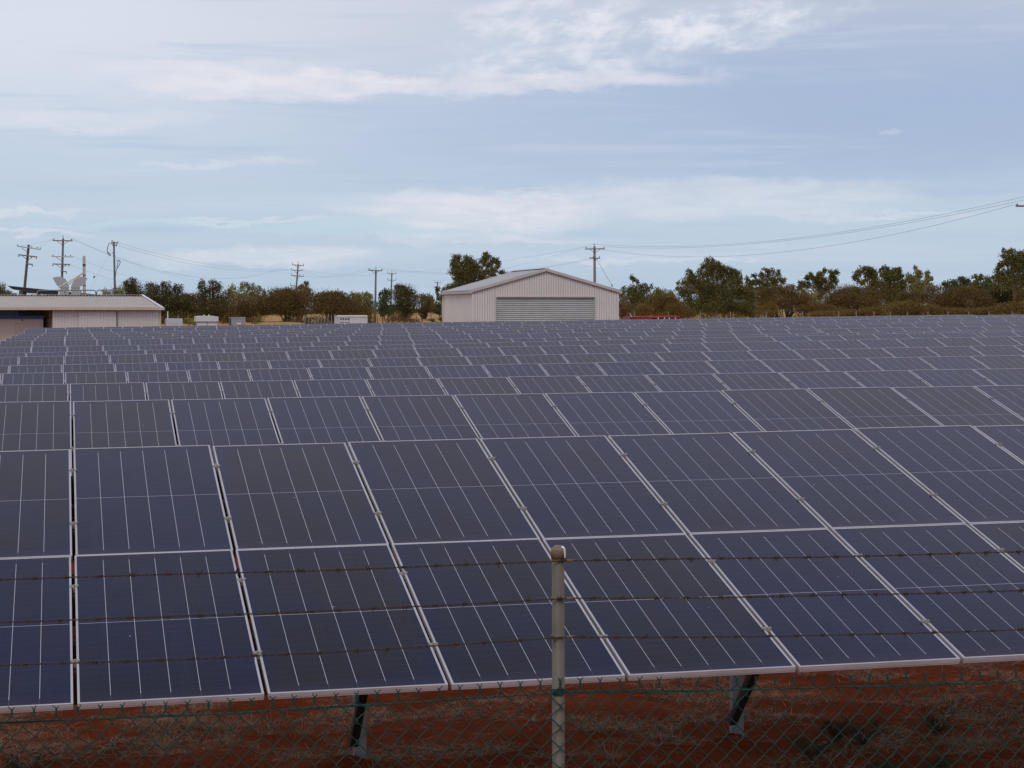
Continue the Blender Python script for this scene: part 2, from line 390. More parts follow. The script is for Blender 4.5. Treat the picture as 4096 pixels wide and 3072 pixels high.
def make_table(ri, x0, n, hz, slope, label, ti):
    Yt, h0 = ROWS[ri][0], ROWS[ri][1]
    rnd = random.Random(ri*31+ti*7)
    pu = Yt+POST_Y                                # post line
    base = Vector((x0, pu, gz(x0, pu)))
    t = empty('solar_table', base, label, 'solar panels', 'tilted tables of solar panels in parallel rows')
    def P(x, vdown, zn=0.0):                      # point on the table plane in table coordinates
        X = x0+x; z = CAMH+h0+hz+slope*X
        return Vector((X, Yt-vdown*CT+0-zn*ST, z-vdown*ST+zn*CT))-base
    ra = math.atan(slope)
    for j in range(n):
        for k in range(2):
            dz = rnd.gauss(0, .0008); tl = TILT+rnd.gauss(0, .0013); ry = -ra+rnd.gauss(0, .0007)
            o = link('solar_panel', ME_PANEL, t, P(j*WP, (k+1)*PITL-.012+(.0 if k else .0), dz), (tl, ry, 0))
            link('frame', ME_FRAME, o)
    # clamps between neighbouring panels
    cl = [(j, vd) for j in range(1, n) for vd in (.455, 1.46, 2.485, 3.51)]
    if ri < 3:
        for j, vd in cl: link('clamp', ME_CLAMP, t, P(j*WP-GAPX/2, vd, .002), (TILT, -ra, 0))
    elif ri < 8:
        b = MB()
        for j, vd in cl:
            if vd > 2: continue
            p = P(j*WP-GAPX/2, vd, .003); b.box(p.x-.024, p.x+.024, p.y-.024, p.y+.024, p.z-.02, p.z+.012)
        tag(b.obj('clamp', M_ALU, t), kind='stuff')
    L = n*WP-GAPX
    if ri < 4:
        for vd in (.95, 2.14, 3.10):
            b = MB(); b.bar(P(.02, vd, -.16), P(L-.02, vd, -.16), .06, .16, (0, -ST, CT)); b.obj('gap_shade_bar', M_PURL, t)  # added dark bars that make the panel gaps look shaded
    for vd in (.455, 1.46, 2.485, 3.51):          # purlins carry the panels; made deep and dark so the gaps look shaded
        b = MB(); a, c2 = P(.02, vd+.03, -.138), P(L-.02, vd+.03, -.138); b.bar(a, c2, .05, .20, (0, -ST, CT)); b.obj('purlin', M_PURL, t)
    m = max(2, int(L/2.73)); off = (1.935-x0) % 2.73
    xp = off
    while xp < L-.05:
        pt = P(xp, -POST_Y/CT*1.0, -.30)
        gzl = ground(x0+xp, pu)-base.z
        o = link('post', ME_POST, t, (xp, 0, gzl-.05)); o.scale = (1, 1, pt.z-gzl+.05)
        b = MB(); b.bar(P(xp, .30, -.278), P(xp, 3.15, -.278), .05, .075, (0, -ST, CT)); b.obj('rafter', M_GALVD, t)
        b = MB(); A = Vector((xp-.05, -.03, gzl+.10)); B2 = P(xp-.05, (1.39+1.10)/CT, -.27); d = (B2-A).normalized()
        b.bar(A, B2, .055, .014, (0, -d.z, d.y)); b.bar(A+Vector((-.026, .02, .02)), B2+Vector((-.026, .02, .02)), .004, .04, (0, -d.z, d.y))
        b.bar(A+Vector((.026, .02, .02)), B2+Vector((.026, .02, .02)), .004, .04, (0, -d.z, d.y)); b.obj('brace', M_GALVD, t)
        xp += 2.73
    if ri < 3:                                    # string cable hanging below the panels
        b = MB(); pts = []
        for i in range(int(L/.25)):
            x = i*.25; pts.append(P(x, 1.22, -.05-.05*abs(sin(i*pi/4*.99))))
        b.tube(pts, .006, 5); b.obj('cable', M_CABLE, t)
    return t
for ri, (Yt, h0, slope, off, n1) in enumerate(ROWS):
    xend = Yt*tan(R(29.1))+2.6
    x0 = off-2*WP+GAPX/2
    first = n1; left_n = n1; ti = 0
    tot = int((xend-x0)/WP)+1
    name = ORD[ri]
    if tot <= n1:
        make_table(ri, x0, tot, 0, slope, '%s row of blue solar panels counted from the mesh fence%s' % (name, ', lower edge above red earth' if ri == 0 else ''), 0)
    else:
        lab = ['left table of the %s row of solar panels, up to the wide gap', 'middle table of the %s row of solar panels, between two wide gaps', 'right end table of the %s row of solar panels']
        segs = []; x = x0; rem = tot; k = 0
        while rem > 0:
            n = min(rem, n1 if k == 0 else 27)
            if rem-n < 2: n = rem
            segs.append((x, n)); rem -= n; x += n*WP+.20; k += 1
        for k, (x, n) in enumerate(segs):
            w = lab[0] if k == 0 else (lab[2] if k == len(segs)-1 else lab[1])
            make_table(ri, x, n, (-.045 if (ri == 15 and k == 2) else random.Random(ri*5+k).uniform(-.012, .012) if k else 0), slope, w % name, k)

# ------------------------------------------------------------------ mesh fence in front
FY = 6.13
fence = empty('mesh_fence', (1.652, FY, ground(1.652, FY)), 'green chain link fence with three rusty barbed wires above it in front of panels', 'fence')
fb = Vector(fence.location)
SPX = 3.05
def sag(x, s0):                                   # wires hang a little between the posts
    t = ((x-1.652) % SPX)/SPX; return -s0*4*t*(1-t)
for px_ in (1.652-SPX, 1.652, 1.652+SPX):
    z0 = gz(px_, FY)-fb.z; b = MB(); top = CAMH-.845-fb.z
    b.tube([(px_-fb.x, 0, z0-.2), (px_-fb.x-.012 if px_ == 1.652 else px_-fb.x, 0, top)], .0215, 20)
    p = b.obj('post', M_PIPE, fence, smooth=True)
    b = MB(); xx = px_-fb.x-.012
    prof = [(.0245, -.002), (.0250, .028), (.0235, .034), (.0165, .0365), (.0150, .040), (.0120, .0425), (.0015, .0435)]
    pts = [(xx, 0, top+z-.006) for r_, z in prof]; b.tube(pts, [r_ for r_, z in prof], 20)
    cp = b.obj('cap', M_CAP, p, smooth=True)
    if px_ == 1.652:
        b = MB(); b.tube([(xx+.016, -.0195, top+.030), (xx+.0185, -.0205, top+.012), (xx+.0185, -.0205, top-.004)], [.004, .0032, .002], 6)
        b.tube([(xx+.010, -.012, top+.033), (xx+.016, -.0195, top+.028)], [.005, .004], 6); b.obj('bird_dropping', M_CAPW, p)
rb = random.Random(3)
xa, xb = 1.652-SPX, 1.652+SPX
for wi, (hh, s0) in enumerate(((-.858, .012), (-.9875, .022), (-1.121, .030))):
    b = MB()
    N = 900
    def wz(x): return CAMH+hh-fb.z+sag(x, s0)+.003*mn.noise(Vector((x*1.7, wi*5, 0)))
    for ph in (0, pi):                            # two strands twisted together
        pts = []
        for i in range(N+1):
            x = xa+(xb-xa)*i/N; a = x*2*pi/.055+ph
            pts.append((x-fb.x, -.026+.0021*cos(a), wz(x)+.0021*sin(a)))
        b.tube(pts, .0014, 5)
    w = b.obj('barbed_wire', M_RUST, fence, smooth=True)
    b = MB(); x = xa+.05+wi*.03
    while x < xb:
        z = wz(x)
        for q in range(2):                        # four-point barb: wrapped coil and two pairs of spikes
            xc = x+q*.006-.003; pts = []
            for i in range(13):
                a = i/12*2.4*2*pi; pts.append((xc-fb.x+.010*(i/12-.5), -.026+.0046*cos(a), z+.0046*sin(a)))
            b.tube(pts, .0012, 4)
            for e in (0, 1):
                a = rb.uniform(0, 2*pi); d = Vector((rb.uniform(-.5, .5), cos(a)*.5, sin(a))).normalized()
                if abs(d.z) < .3: d.z += .5*rb.choice((-1, 1))
                s_ = Vector((xc-fb.x+.005*(e*2-1), -.026, z)); b.tube([s_, s_+d*.009, s_+d*.017], [.0012, .0011, .0002], 4)
        x += .112+rb.uniform(-.014, .014)
    tag(b.obj('barb', M_RUST, w), kind='stuff')
    b = MB()                                      # tie wrapped round the post beside the wire
    for px_ in (1.652,):
        z = wz(px_); pts = []
        for i in range(40):
            a = i/39*2*pi*1.2; pts.append((px_-.012-fb.x+.0235*cos(a), .0235*sin(a), z+.0015*sin(a*3)+.002*i/39))
        b.tube(pts, .0013, 4)
        pts = []
        for i in range(40):
            a = i/39*7*2*pi; pts.append((px_+.012-fb.x+.022*i/39, -.026+.0042*cos(a), z+.0042*sin(a)))
        b.tube(pts, .0013, 4)
        b.tube([(px_+.034-fb.x, -.027, z+.003), (px_+.040-fb.x, -.028, z+.0035)], .0016, 4)
    b.obj('tie_wire', mat('tie_wire_rust', (.22, .12, .06), .6, .3, .6, 60, dirt=(.35, .26, .16)), w)
# tension wire and the diamond mesh
CELL = .0707; TIP = -1.262
def tz(x): return CAMH+TIP-fb.z+sag(x, .028)
b = MB(); pts = []; pts2 = []
for i in range(241):
    x = xa+(xb-xa)*i/240
    pts.append((x-fb.x, -.0255-.004*mn.noise(Vector((x*3, 0, 0))), tz(x)-.049+.005*mn.noise(Vector((x*2.2, 9, 0)))))
    pts2.append((x-fb.x, -.024+.003*sin(x*9), tz(x)-.049+.007*mn.noise(Vector((x*2.9, 4, 0)))+.002))
b.tube(pts, .0021, 6); b.tube(pts2, .0021, 6)
for q in range(4):
    pts = []
    for i in range(33):
        a = i/32*2*pi; pts.append((1.652-.012-fb.x+.0245*cos(a), .0245*sin(a), tz(1.652)-.052+q*.0042-.004+.004*sin(a+q)))
    b.tube(pts, .0021, 5)
b.obj('tension_wire', M_PVC, fence, smooth=True)
b = MB(); nC = int((xb-xa)/CELL)
wr = random.Random(11)
for i in range(nC+1):
    xc = xa+i*CELL
    # every wire zigzags between column i and i+1; neighbours interlock at the corners
    z = tz(xc+CELL/2 if False else xc)
    top = tz(xc); pts = []; rows = 24
    for r in range(rows+1):
        side = r % 2
        x = xc+(CELL/2 if side else 0); zz = top-.026-r*CELL/2*1.02
        jx = wr.uniform(-.0018, .0018)
        yo = -.028+(.0022 if side else -.0022)
        e = .006*(1 if side else -1)
        pts += [(x-fb.x-e*.9+jx, yo+.0016, zz+.0075), (x-fb.x+e*.25+jx, yo, zz+.002), (x-fb.x+e*.25+jx, yo-.0016, zz-.002), (x-fb.x-e*.9+jx, yo-.0022, zz-.0075)]
    b.tube(pts, .00185, 5)
    # second wire of the pair mirrored, and the twisted barb on top
    pts = []
    for r in range(rows+1):
        side = r % 2
        x = xc-(CELL/2 if side else 0); zz = top-.026-r*CELL/2*1.02
        e = .006*(1 if side else -1); jx = wr.uniform(-.0018, .0018)
        pts += [(x-fb.x+e*.9+jx, -.0265, zz+.0075), (x-fb.x-e*.25+jx, -.0285, zz+.002), (x-fb.x-e*.25+jx, -.030, zz-.002), (x-fb.x+e*.9+jx, -.0275, zz-.0075)]
    b.tube(pts, .00185, 5)
    for ph in (0, pi):
        tw = []
        for q in range(9):
            a = q/8*2*pi*1.1+ph; tw.append((xc-fb.x+.0022*cos(a), -.028+.0022*sin(a), top-.026+q/8*.017))
        sgn = 1 if ph else -1
        tw.append((xc-fb.x+sgn*wr.uniform(.003, .007), -.028, top-.004)); tw.append((xc-fb.x+sgn*wr.uniform(.005, .012), -.028, top+wr.uniform(-.002, .005)))
        b.tube(tw, .00185, 5)
tag(b.obj('chain_link_mesh', M_PVC, fence, smooth=True), kind='stuff')

# ------------------------------------------------------------------ buildings
def ribbed(b, P0, P1, z0, z1f, nrm, pitch=.19, depth=.022, k=0, top=None):
    """sheet wall from P0 to P1: broad pans with narrow recessed flutes; top(t) may give the upper edge"""
    P0, P1 = Vector(P0), Vector(P1); L = (P1-P0).length; d = (P1-P0)/L; nrm = Vector(nrm)
    xs_ = []; x = 0
    while x < L-1e-6:
        w = min(pitch, L-x)
        xs_ += [(x, 0), (x+w*.70, 0), (x+w*.74, -1), (x+w*.96, -1)]; x += pitch
    xs_.append((L, 0)); o = len(b.v); n = len(xs_)
    for (q, e) in xs_:
        p = P0+d*q+nrm*(depth*e*1.6); zt = top(q/L) if top else z1f
        b.v.append((p.x, p.y, z0)); b.v.append((p.x, p.y, zt))
    for i in range(n-1):
        b.f.append((o+2*i, o+2*i+2, o+2*i+3, o+2*i+1)); b.mi.append(1 if xs_[i][1] < 0 and xs_[i+1][1] < 0 and k == 0 else k)  # flute bottoms take the second material, darkened as groove shade
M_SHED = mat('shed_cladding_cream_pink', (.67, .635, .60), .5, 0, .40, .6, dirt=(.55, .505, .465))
M_FLUTE = mat('flute_painted_shade', (.55, .51, .475), .7, 0, .3, 3)  # groove shade painted as a darker flute colour
M_SHEDT = mat('shed_trim', (.52, .475, .445), .5, 0, .3, 1)
M_SHEDR = mat('shed_roof_sheet', (.44, .43, .45), .5, .1, .3, .7)
M_DOOR = mat('roller_door_galvanised', (.46, .48, .46), .42, .3, .35, 1.2, dirt=(.30, .33, .32))
M_DARK = mat('dark_recess', (.02, .02, .02), .8)
SY = 109.0
A = at(1888, 1240, SY); Bq = at(2474, 1240, SY); gx0, gx1 = A.x, Bq.x
g0 = gz(A.x, SY)-.02
eave = at(1888, 1163, SY).z; ridge = at(2181, 1079, SY).z; mx = (gx0+gx1)/2; SD = 8.6
shed = empty('metal_shed', (mx, SY, g0), 'pale gabled metal shed with wide grey roller door behind the solar field', 'shed')
def loc(x, y, z): return (x-mx, y-SY, z-g0)
SL = (ridge-eave)/(gx1-mx)
def rooftop(x): return eave+(1-abs(x-mx)/(gx1-mx))*(ridge-eave)
dx0, dx1 = at(1985, 1240, SY).x, at(2378, 1240, SY).x; dz = at(2180, 1191, SY).z
def wallpiece(xa_, xb_, zlo, name='wall_sheet'):
    # one clad sheet at a time: each sheet is a part
    pitch = .151*5; x = xa_; k = 0
    while x < xb_-.02:
        x2 = min(x+pitch, xb_); b = MB()
        ribbed(b, (x-mx+.0005, 0, 0), (x2-mx-.0005, 0, 0), zlo-g0, 0, (0, -1, 0), pitch=.151, top=lambda t, x=x, x2=x2: rooftop(x+(x2-x)*t)-g0-.03)
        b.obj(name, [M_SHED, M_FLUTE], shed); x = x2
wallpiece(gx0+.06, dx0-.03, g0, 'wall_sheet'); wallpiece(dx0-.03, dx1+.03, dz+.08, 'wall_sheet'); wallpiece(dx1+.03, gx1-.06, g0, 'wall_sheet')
b = MB(); b.box(dx0-mx-.06, dx1-mx+.06, .16, .2, 0, dz-g0+.3); b.obj('door_lining', M_DARK, shed)
b = MB(); z = g0; i = 0                           # curtain of the roller door: rounded slats
n = int((dz-g0)/.118); pts = []
for i in range(n*8+1):
    zz = (dz-g0)*i/(n*8); yy = .11-.036*abs(sin(pi*i/8)); pts.append((yy, zz))
o = len(b.v)
for yy, zz in pts: b.v += [(dx0-mx, yy, zz), (dx1-mx, yy, zz)]
for i in range(len(pts)-1): b.f.append((o+2*i, o+2*i+1, o+2*i+3, o+2*i+2)); b.mi.append(0)
b.obj('roller_door', M_DOOR, shed)
b = MB(); b.box(dx0-mx-.05, dx0-mx, -.05, .1, 0, dz-g0+.02); b.box(dx1-mx, dx1-mx+.05, -.05, .1, 0, dz-g0+.02); b.box(dx0-mx-.05, dx1-mx+.05, -.05, .14, dz-g0+.02, dz-g0+.09)
b.obj('door_frame', M_SHEDT, shed)
b = MB()
for x in (gx0, gx1-.07): b.box(x-mx-.005, x-mx+.075, -.035, .04, 0, eave-g0-.02)
b.obj('corner_trim', M_SHED, shed)
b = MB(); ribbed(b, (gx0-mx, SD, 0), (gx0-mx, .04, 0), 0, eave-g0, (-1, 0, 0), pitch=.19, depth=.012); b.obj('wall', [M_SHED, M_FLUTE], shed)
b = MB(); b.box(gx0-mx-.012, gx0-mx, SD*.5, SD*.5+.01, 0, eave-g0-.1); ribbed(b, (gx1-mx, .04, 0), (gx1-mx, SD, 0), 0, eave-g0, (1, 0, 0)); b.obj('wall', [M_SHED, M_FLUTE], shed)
b = MB(); b.add([(gx0-mx, SD, 0), (gx1-mx, SD, 0), (gx1-mx, SD, eave-g0), (0, SD, ridge-g0), (gx0-mx, SD, eave-g0)], [(4, 3, 2, 1, 0)]); b.obj('wall', M_SHED, shed)
for sgn in (-1, 1):
    b = MB(); e = (gx1-mx+.12)*sgn; ez = eave-g0-.12*SL+.04; rz = ridge-g0+.04; N = 46
    y = -.08
    while y < SD+.05:                             # trapezoid ribs run down the slope
        b.add([(0, y, rz), (e, y, ez), (e, y+.14, ez), (0, y+.14, rz)], [(0, 1, 2, 3)])
        b.add([(0, y+.14, rz), (e, y+.14, ez), (e, y+.15, ez+.03), (0, y+.15, rz+.03)], [(0, 1, 2, 3)])
        b.add([(0, y+.15, rz+.03), (e, y+.15, ez+.03), (e, y+.18, ez+.03), (0, y+.18, rz+.03)], [(0, 1, 2, 3)])
        b.add([(0, y+.18, rz+.03), (e, y+.18, ez+.03), (e, y+.19, ez), (0, y+.19, rz)], [(0, 1, 2, 3)]); y += .19
    b.obj('roof', M_SHEDR, shed)
b = MB()
for sgn in (-1, 1):                               # barge boards on the gable
    e = (gx1-mx+.09)*sgn; b.bar((0, -.11, ridge-g0), (e, -.11, eave-g0-.09*SL), .05, .17, (0, 0, 1))
b.obj('barge_board', M_SHEDT, shed)
for sgn in (-1, 1):
    b = MB(); e = (gx1-mx+.10)*sgn; b.box(min(e-.07, e+.07), max(e-.07, e+.07), -.14, SD+.08, eave-g0-.16, eave-g0-.02)
    b.obj('gutter', M_SHEDT, shed)
b = MB(); b.bar((0, -.1, ridge-g0+.085), (0, SD+.1, ridge-g0+.085), .32, .02); b.obj('ridge_cap', M_SHEDR, shed)
b = MB(); e = gx0-mx-.06; b.tube([(e, SD-.1, eave-g0-.1), (e, SD-.1, 0)], .045, 8); b.obj('downpipe', M_SHED, shed)

# -- long building on the left, turned 15 degrees
M_LB = mat('building_sheet_cream', (.65, .61, .565), .5, 0, .35, .7, dirt=(.53, .48, .435))
M_FLUTE2 = mat('faint_flute_shade', (.61, .57, .525), .7, 0, .3, 3)  # weaker painted groove shade for the long building
M_LBR = mat('building_roof_sheet', (.50, .45, .40), .45, .1, .35, .8, dirt=(.40, .35, .31))
M_LBT = mat('building_trim_tan', (.60, .49, .38), .5, 0, .3, 1)
M_LBTL = mat('building_verge_light', (.70, .72, .76), .4)
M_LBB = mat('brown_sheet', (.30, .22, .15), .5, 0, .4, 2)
M_CREAM = mat('painted_cream_wall', (.62, .54, .45), .6, 0, .3, .8, dirt=(.50, .42, .35))
M_BLUE = mat('blue_fascia_paint', (.015, .075, .30), .4)
M_GLASSD = NT('dark_window_glass'); M_GLASSD = M_GLASSD.set((.015, .025, .03), .12, 0, .5)
Rc = at(643, 1240, 112.0); zb = gz(Rc.x, Rc.y)-.05
lb = empty('long_shed', (Rc.x, Rc.y, zb), 'long low cream metal building with ribbed roof and blue trimmed annex', 'building', None, 0)
ang = R(15)
lb.rotation_euler = (0, 0, ang)                   # local x to the right along the front, y away
# local frame: right corner is the origin, front wall runs along -x
def LL(px, Y=None, d=0.0):                        # local x where pixel column px crosses the line local y = d
    ux, uy = cos(ang), sin(ang); vx, vy = -sin(ang), cos(ang)
    t = tan(PSI+atan((px-CX)/FPX)); ox, oy = Rc.x+vx*d, Rc.y+vy*d
    return (t*oy-ox)/(ux-t*uy)
def zpix(py, px, d=0.0, lx=None):
    lx = LL(px, d=d) if lx is None else lx
    yy = Rc.y+sin(ang)*lx+cos(ang)*d
    return at(px, py, yy).z-zb
ze = zpix(1236, 640); zr = zpix(1188, 560, 4.0)
WL = LL(211); LE = -17.0
b = MB(); x = WL
while x < -.05:
    x2 = min(x+.76, -.04); q = MB(); ribbed(q, (x+.001, 0, 0), (x2-.001, 0, 0), 0, ze-.05, (0, -1, 0), pitch=.19, depth=.009); q.obj('wall_sheet', [M_LB, M_FLUTE2], lb); x = x2
q = MB(); q.box(-.09, .01, -.035, .03, 0, ze); q.obj('corner_trim', M_LBT, lb)
b = MB(); ribbed(b, (0, .03, 0), (0, 8, 0), 0, ze, (1, 0, 0)); b.add([(0, .03, ze), (0, 8, ze), (0, 4, zr)], [(0, 1, 2)]); b.obj('wall', [M_LB, M_FLUTE2], lb)
b = MB(); b.box(LE, 0, 7.95, 8, 0, ze); b.obj('wall', M_LB, lb)
rd = 2.3                                          # depth of the recess under the roof
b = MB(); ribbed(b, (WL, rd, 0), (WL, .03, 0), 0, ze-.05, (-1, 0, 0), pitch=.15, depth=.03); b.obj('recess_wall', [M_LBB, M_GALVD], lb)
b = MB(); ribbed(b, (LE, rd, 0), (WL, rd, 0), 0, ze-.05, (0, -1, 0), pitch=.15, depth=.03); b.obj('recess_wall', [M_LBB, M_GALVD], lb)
wx = LL(72, d=rd)
b = MB(); b.box(wx-1.9, wx, rd-.08, rd-.045, zpix(1263, 60, rd), zpix(1238, 60, rd)); w = b.obj('window', M_GLASSD, lb)
b = MB(); b.box(wx, wx+.05, rd-.1, rd-.04, zpix(1264, 60, rd), zpix(1237, 60, rd)); b.box(wx-1.9, wx, rd-.1, rd-.04, zpix(1264.5, 60, rd), zpix(1262.5, 60, rd)); b.obj('frame', M_SHED, w)
# sliding door and its head track
tx = LL(308); sx = LL(466)
b = MB(); b.bar((tx, -.09, zpix(1238, 400)), (.0, -.09, zpix(1238, 400)), .10, .13); b.obj('door_track', M_LBT, lb)
b = MB(); ribbed(b, (tx+.1, -.07, 0), (sx, -.07, 0), 0, ze-.15, (0, -1, 0), pitch=.19, depth=.007); b.box(sx-.01, sx+.035, -.085, -.02, 0, ze-.15, 2); b.obj('sliding_door', [M_LB, M_FLUTE2, M_DARK], lb)
# roof: front and rear slope with ribs
ov = .25
for side in (0, 1):
    b = MB(); x = LE
    y0 = -ov if side == 0 else 8+ov; zlow = ze+.06-ov*(zr-ze)/4
    zt = zr+.06
    while x < .05:
        def q4(xa_, xb_, za, zb_): b.add([(xa_, y0, zlow+za), (xb_, y0, zlow+zb_), (xb_, 4, zt+zb_), (xa_, 4, zt+za)], [(0, 1, 2, 3)])
        q4(x, x+.13, 0, 0); q4(x+.13, x+.145, 0, .045); q4(x+.145, x+.175, .045, .045); q4(x+.175, x+.19, .045, 0); x += .19
    b.obj('roof', M_LBR, lb)
b = MB(); b.bar((LE, 4, zr+.135), (.06, 4, zr+.135), .34, .02)
x = LE
b.obj('ridge_cap', M_LBR, lb)
b = MB(); x = LE
while x < 0: b.box(x+.01, x+.12, 3.80, 3.83, zr+.035, zr+.095); x += .19
tag(b.obj('rib_closure', M_DARK, lb), kind='stuff')
b = MB(); b.bar((.08, -ov, ze+.06), (.08, 4, zr+.14), .14, .05, (0, 0, 1)); b.obj('verge_flashing', M_LBTL, lb)
b = MB(); b.box(LE, .12, -ov-.14, -ov, ze-.06, ze+.10); b.obj('gutter', M_LBT, lb)
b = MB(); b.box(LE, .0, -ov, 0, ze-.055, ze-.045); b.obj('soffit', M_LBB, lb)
# flat annex with blue fascia in the recess
ax = LL(172, d=1.0); zf = zpix(1263, 120, .7)
b = MB(); b.box(LE, ax, .9, rd+.5, 0, zf-.08); ann = b.obj('annex_wall', M_CREAM, lb)
b = MB(); b.box(LE, ax+.02, .70, .76, zf-.16, zf); b.obj('fascia', M_BLUE, lb)
b = MB(); b.box(LE, ax, .76, rd, zf-.06, zf-.02); b.obj('annex_roof', M_LBR, lb)
da, db_ = LL(65, d=.9), LL(131, d=.9)
b = MB(); b.box(da, db_, .875, .9, 0, zpix(1296, 100, .9)); dr = b.obj('door', mat('door_cream', (.60, .52, .43), .5), lb)
b = MB(); b.box(da-.05, da, .865, .9, 0, zpix(1293, 100, .9)); b.box(db_, db_+.05, .865, .9, 0, zpix(1293, 100, .9)); b.box(da-.05, db_+.05, .865, .9, zpix(1295.5, 100, .9), zpix(1293, 100, .9)); b.obj('door_frame', M_LBT, dr)
lx_ = LL(91, d=.85); b = MB(); b.bar((lx_, .86, zpix(1285, 91, .85)), (lx_, .86, zpix(1276, 91, .85)), .06, .10, (0, 1, 0)); b.obj('wall_lamp', mat('orange_lamp', (.45, .16, .07), .5), lb)
b = MB(); b.box(LL(138, d=.85)-.02, LL(138, d=.85)+.02, .85, .9, zpix(1288, 138, .85), zpix(1286, 138, .85)); b.obj('wall_switch', M_DARK, lb)

# -- railing seen over the roof
M_RAIL = mat('grey_green_rail', (.20, .21, .19), .5, .2, .4, 3)
YR = 119.0
rl = empty('roof_railing', tuple(at(323, 1188, YR)), 'grey tubular railing standing behind the ridge of the long low building', 'railing')
rb0 = Vector(rl.location)
def seg(name, pts, r=.035, m=M_RAIL, par=rl, Y=YR, n=8):
    b = MB(); b.tube([at(x, y, Y)-Vector(par.location) for x, y in pts], r, n); return b.obj(name, m, par, smooth=True)
seg('rail', [(147, 1192), (147, 1175), (151, 1165), (160, 1161.5), (250, 1161.5), (375, 1161), (381, 1164), (383, 1172), (383, 1192)])
seg('rail', [(387, 1192), (387, 1170), (389, 1163), (395, 1160.5), (485, 1160.5), (491, 1164), (497, 1192)])
seg('rail', [(238, 1181), (383, 1181)], .03); seg('rail', [(387, 1181), (494, 1181)], .03)
for x in (261, 323): seg('post', [(x, 1161), (x, 1192)], .04)
seg('post', [(496, 1163), (505, 1192)], .04)
for x, y0, y1 in ((237, 1166, 1192), (407, 1164, 1192)):
    q = empty('vent_pipe', tuple(at(x, y1, 117.6)), 'short white vent pipe %s' % ('left of the curved cowls in front of the dark canopy' if x < 300 else 'beside the right end of the dark canopy'), 'vent pipe')
    seg('pipe', [(x, y0), (x, y1)], .045, M_SHED, q, 117.6); seg('cap', [(x, y0-2), (x, y0+1)], .06, M_GALV, q, 117.6)

# -- dark skillion canopy with its pier
M_CAN = mat('canopy_charcoal', (.025, .027, .035), .45, 0, .3, 1)
YC = 128.0
cn = empty('dark_canopy', tuple(at(91, 1240, YC)-Vector((0, 0, at(91, 1240, YC).z-gz(0, YC)))), 'dark sloping canopy roof on a grey pier rising left behind the long building', 'canopy')
def poly(name, pts, depth, m, par, Y):
    b = MB(); l = Vector(par.location); b.prism([at(x, y, Y)-l for x, y in pts][::-1], (0, depth, 0)); return b.obj(name, m, par)
poly('roof', [(30, 1143), (420, 1181), (470, 1190), (470, 1196), (230, 1186), (150, 1172), (108, 1171), (72, 1159), (48, 1156)], 5, M_CAN, cn, YC)
poly('fascia', [(30, 1142.2), (430, 1184.5), (430, 1187), (30, 1145)], -.06, mat('canopy_edge', (.09, .09, .11), .4), cn, YC-.01)
poly('pier', [(75.5, 1163), (92, 1163), (92, 1300), (75.5, 1300)], 1.0, mat('pier_render', (.36, .36, .37), .7), cn, YC+.6)
poly('column', [(92.5, 1165), (107, 1165), (107, 1300), (92.5, 1300)], .3, M_CAN, cn, YC+.8)
poly('wall', [(150, 1174), (162, 1174), (162, 1300), (150, 1300)], .5, M_CAN, cn, YC+.8)

# -- two curved exhaust cowls
M_COWL = mat('cowl_grey_sheet', (.38, .38, .40), .5, .1, .35, 2, dirt=(.31, .31, .33))
for side, pts, basep in (('left', [(210, 1112), (222, 1107.5), (238, 1106.5), (252, 1109), (263, 1117), (271, 1130), (277, 1150), (241, 1150), (239, 1144), (229, 1144)], (241, 276)),
                  ('right', [(284, 1150), (285, 1143), (290, 1132), (300, 1118), (312, 1109), (326, 1106.5), (341, 1108), (350, 1113.5), (338, 1133), (334, 1142), (322, 1144), (320, 1150)], (284, 320))):
    p0 = at((basep[0]+basep[1])/2, 1162, 124)
    q = empty('exhaust_cowl', tuple(p0), '%s one of two grey curved exhaust cowls flaring %s' % (side, side), 'cowl', 'curved exhaust cowls above the left building')
    poly('hood', pts, 1.0, M_COWL, q, 124.0)
    poly('base_band', [(basep[0]-.5, 1149), (basep[1]+.5, 1149), (basep[1]+.5, 1151), (basep[0]-.5, 1151)], 1.06, M_GALV, q, 123.97)
    poly('duct', [(basep[0], 1151), (basep[1], 1151), (basep[1], 1182), (basep[0], 1182)], 1.0, M_COWL, q, 124.0)
q = empty('slanted_mast', tuple(at(235, 1162, 122)), 'white twin tube slanting up to the right across the two cowls', 'mast')
seg('tube', [(235, 1151), (333, 1090)], .05, M_SHED, q, 122); seg('tube', [(272, 1140), (333, 1091)], .035, M_SHED, q, 123); seg('leg', [(235, 1150), (235, 1182)], .04, M_SHED, q, 122)

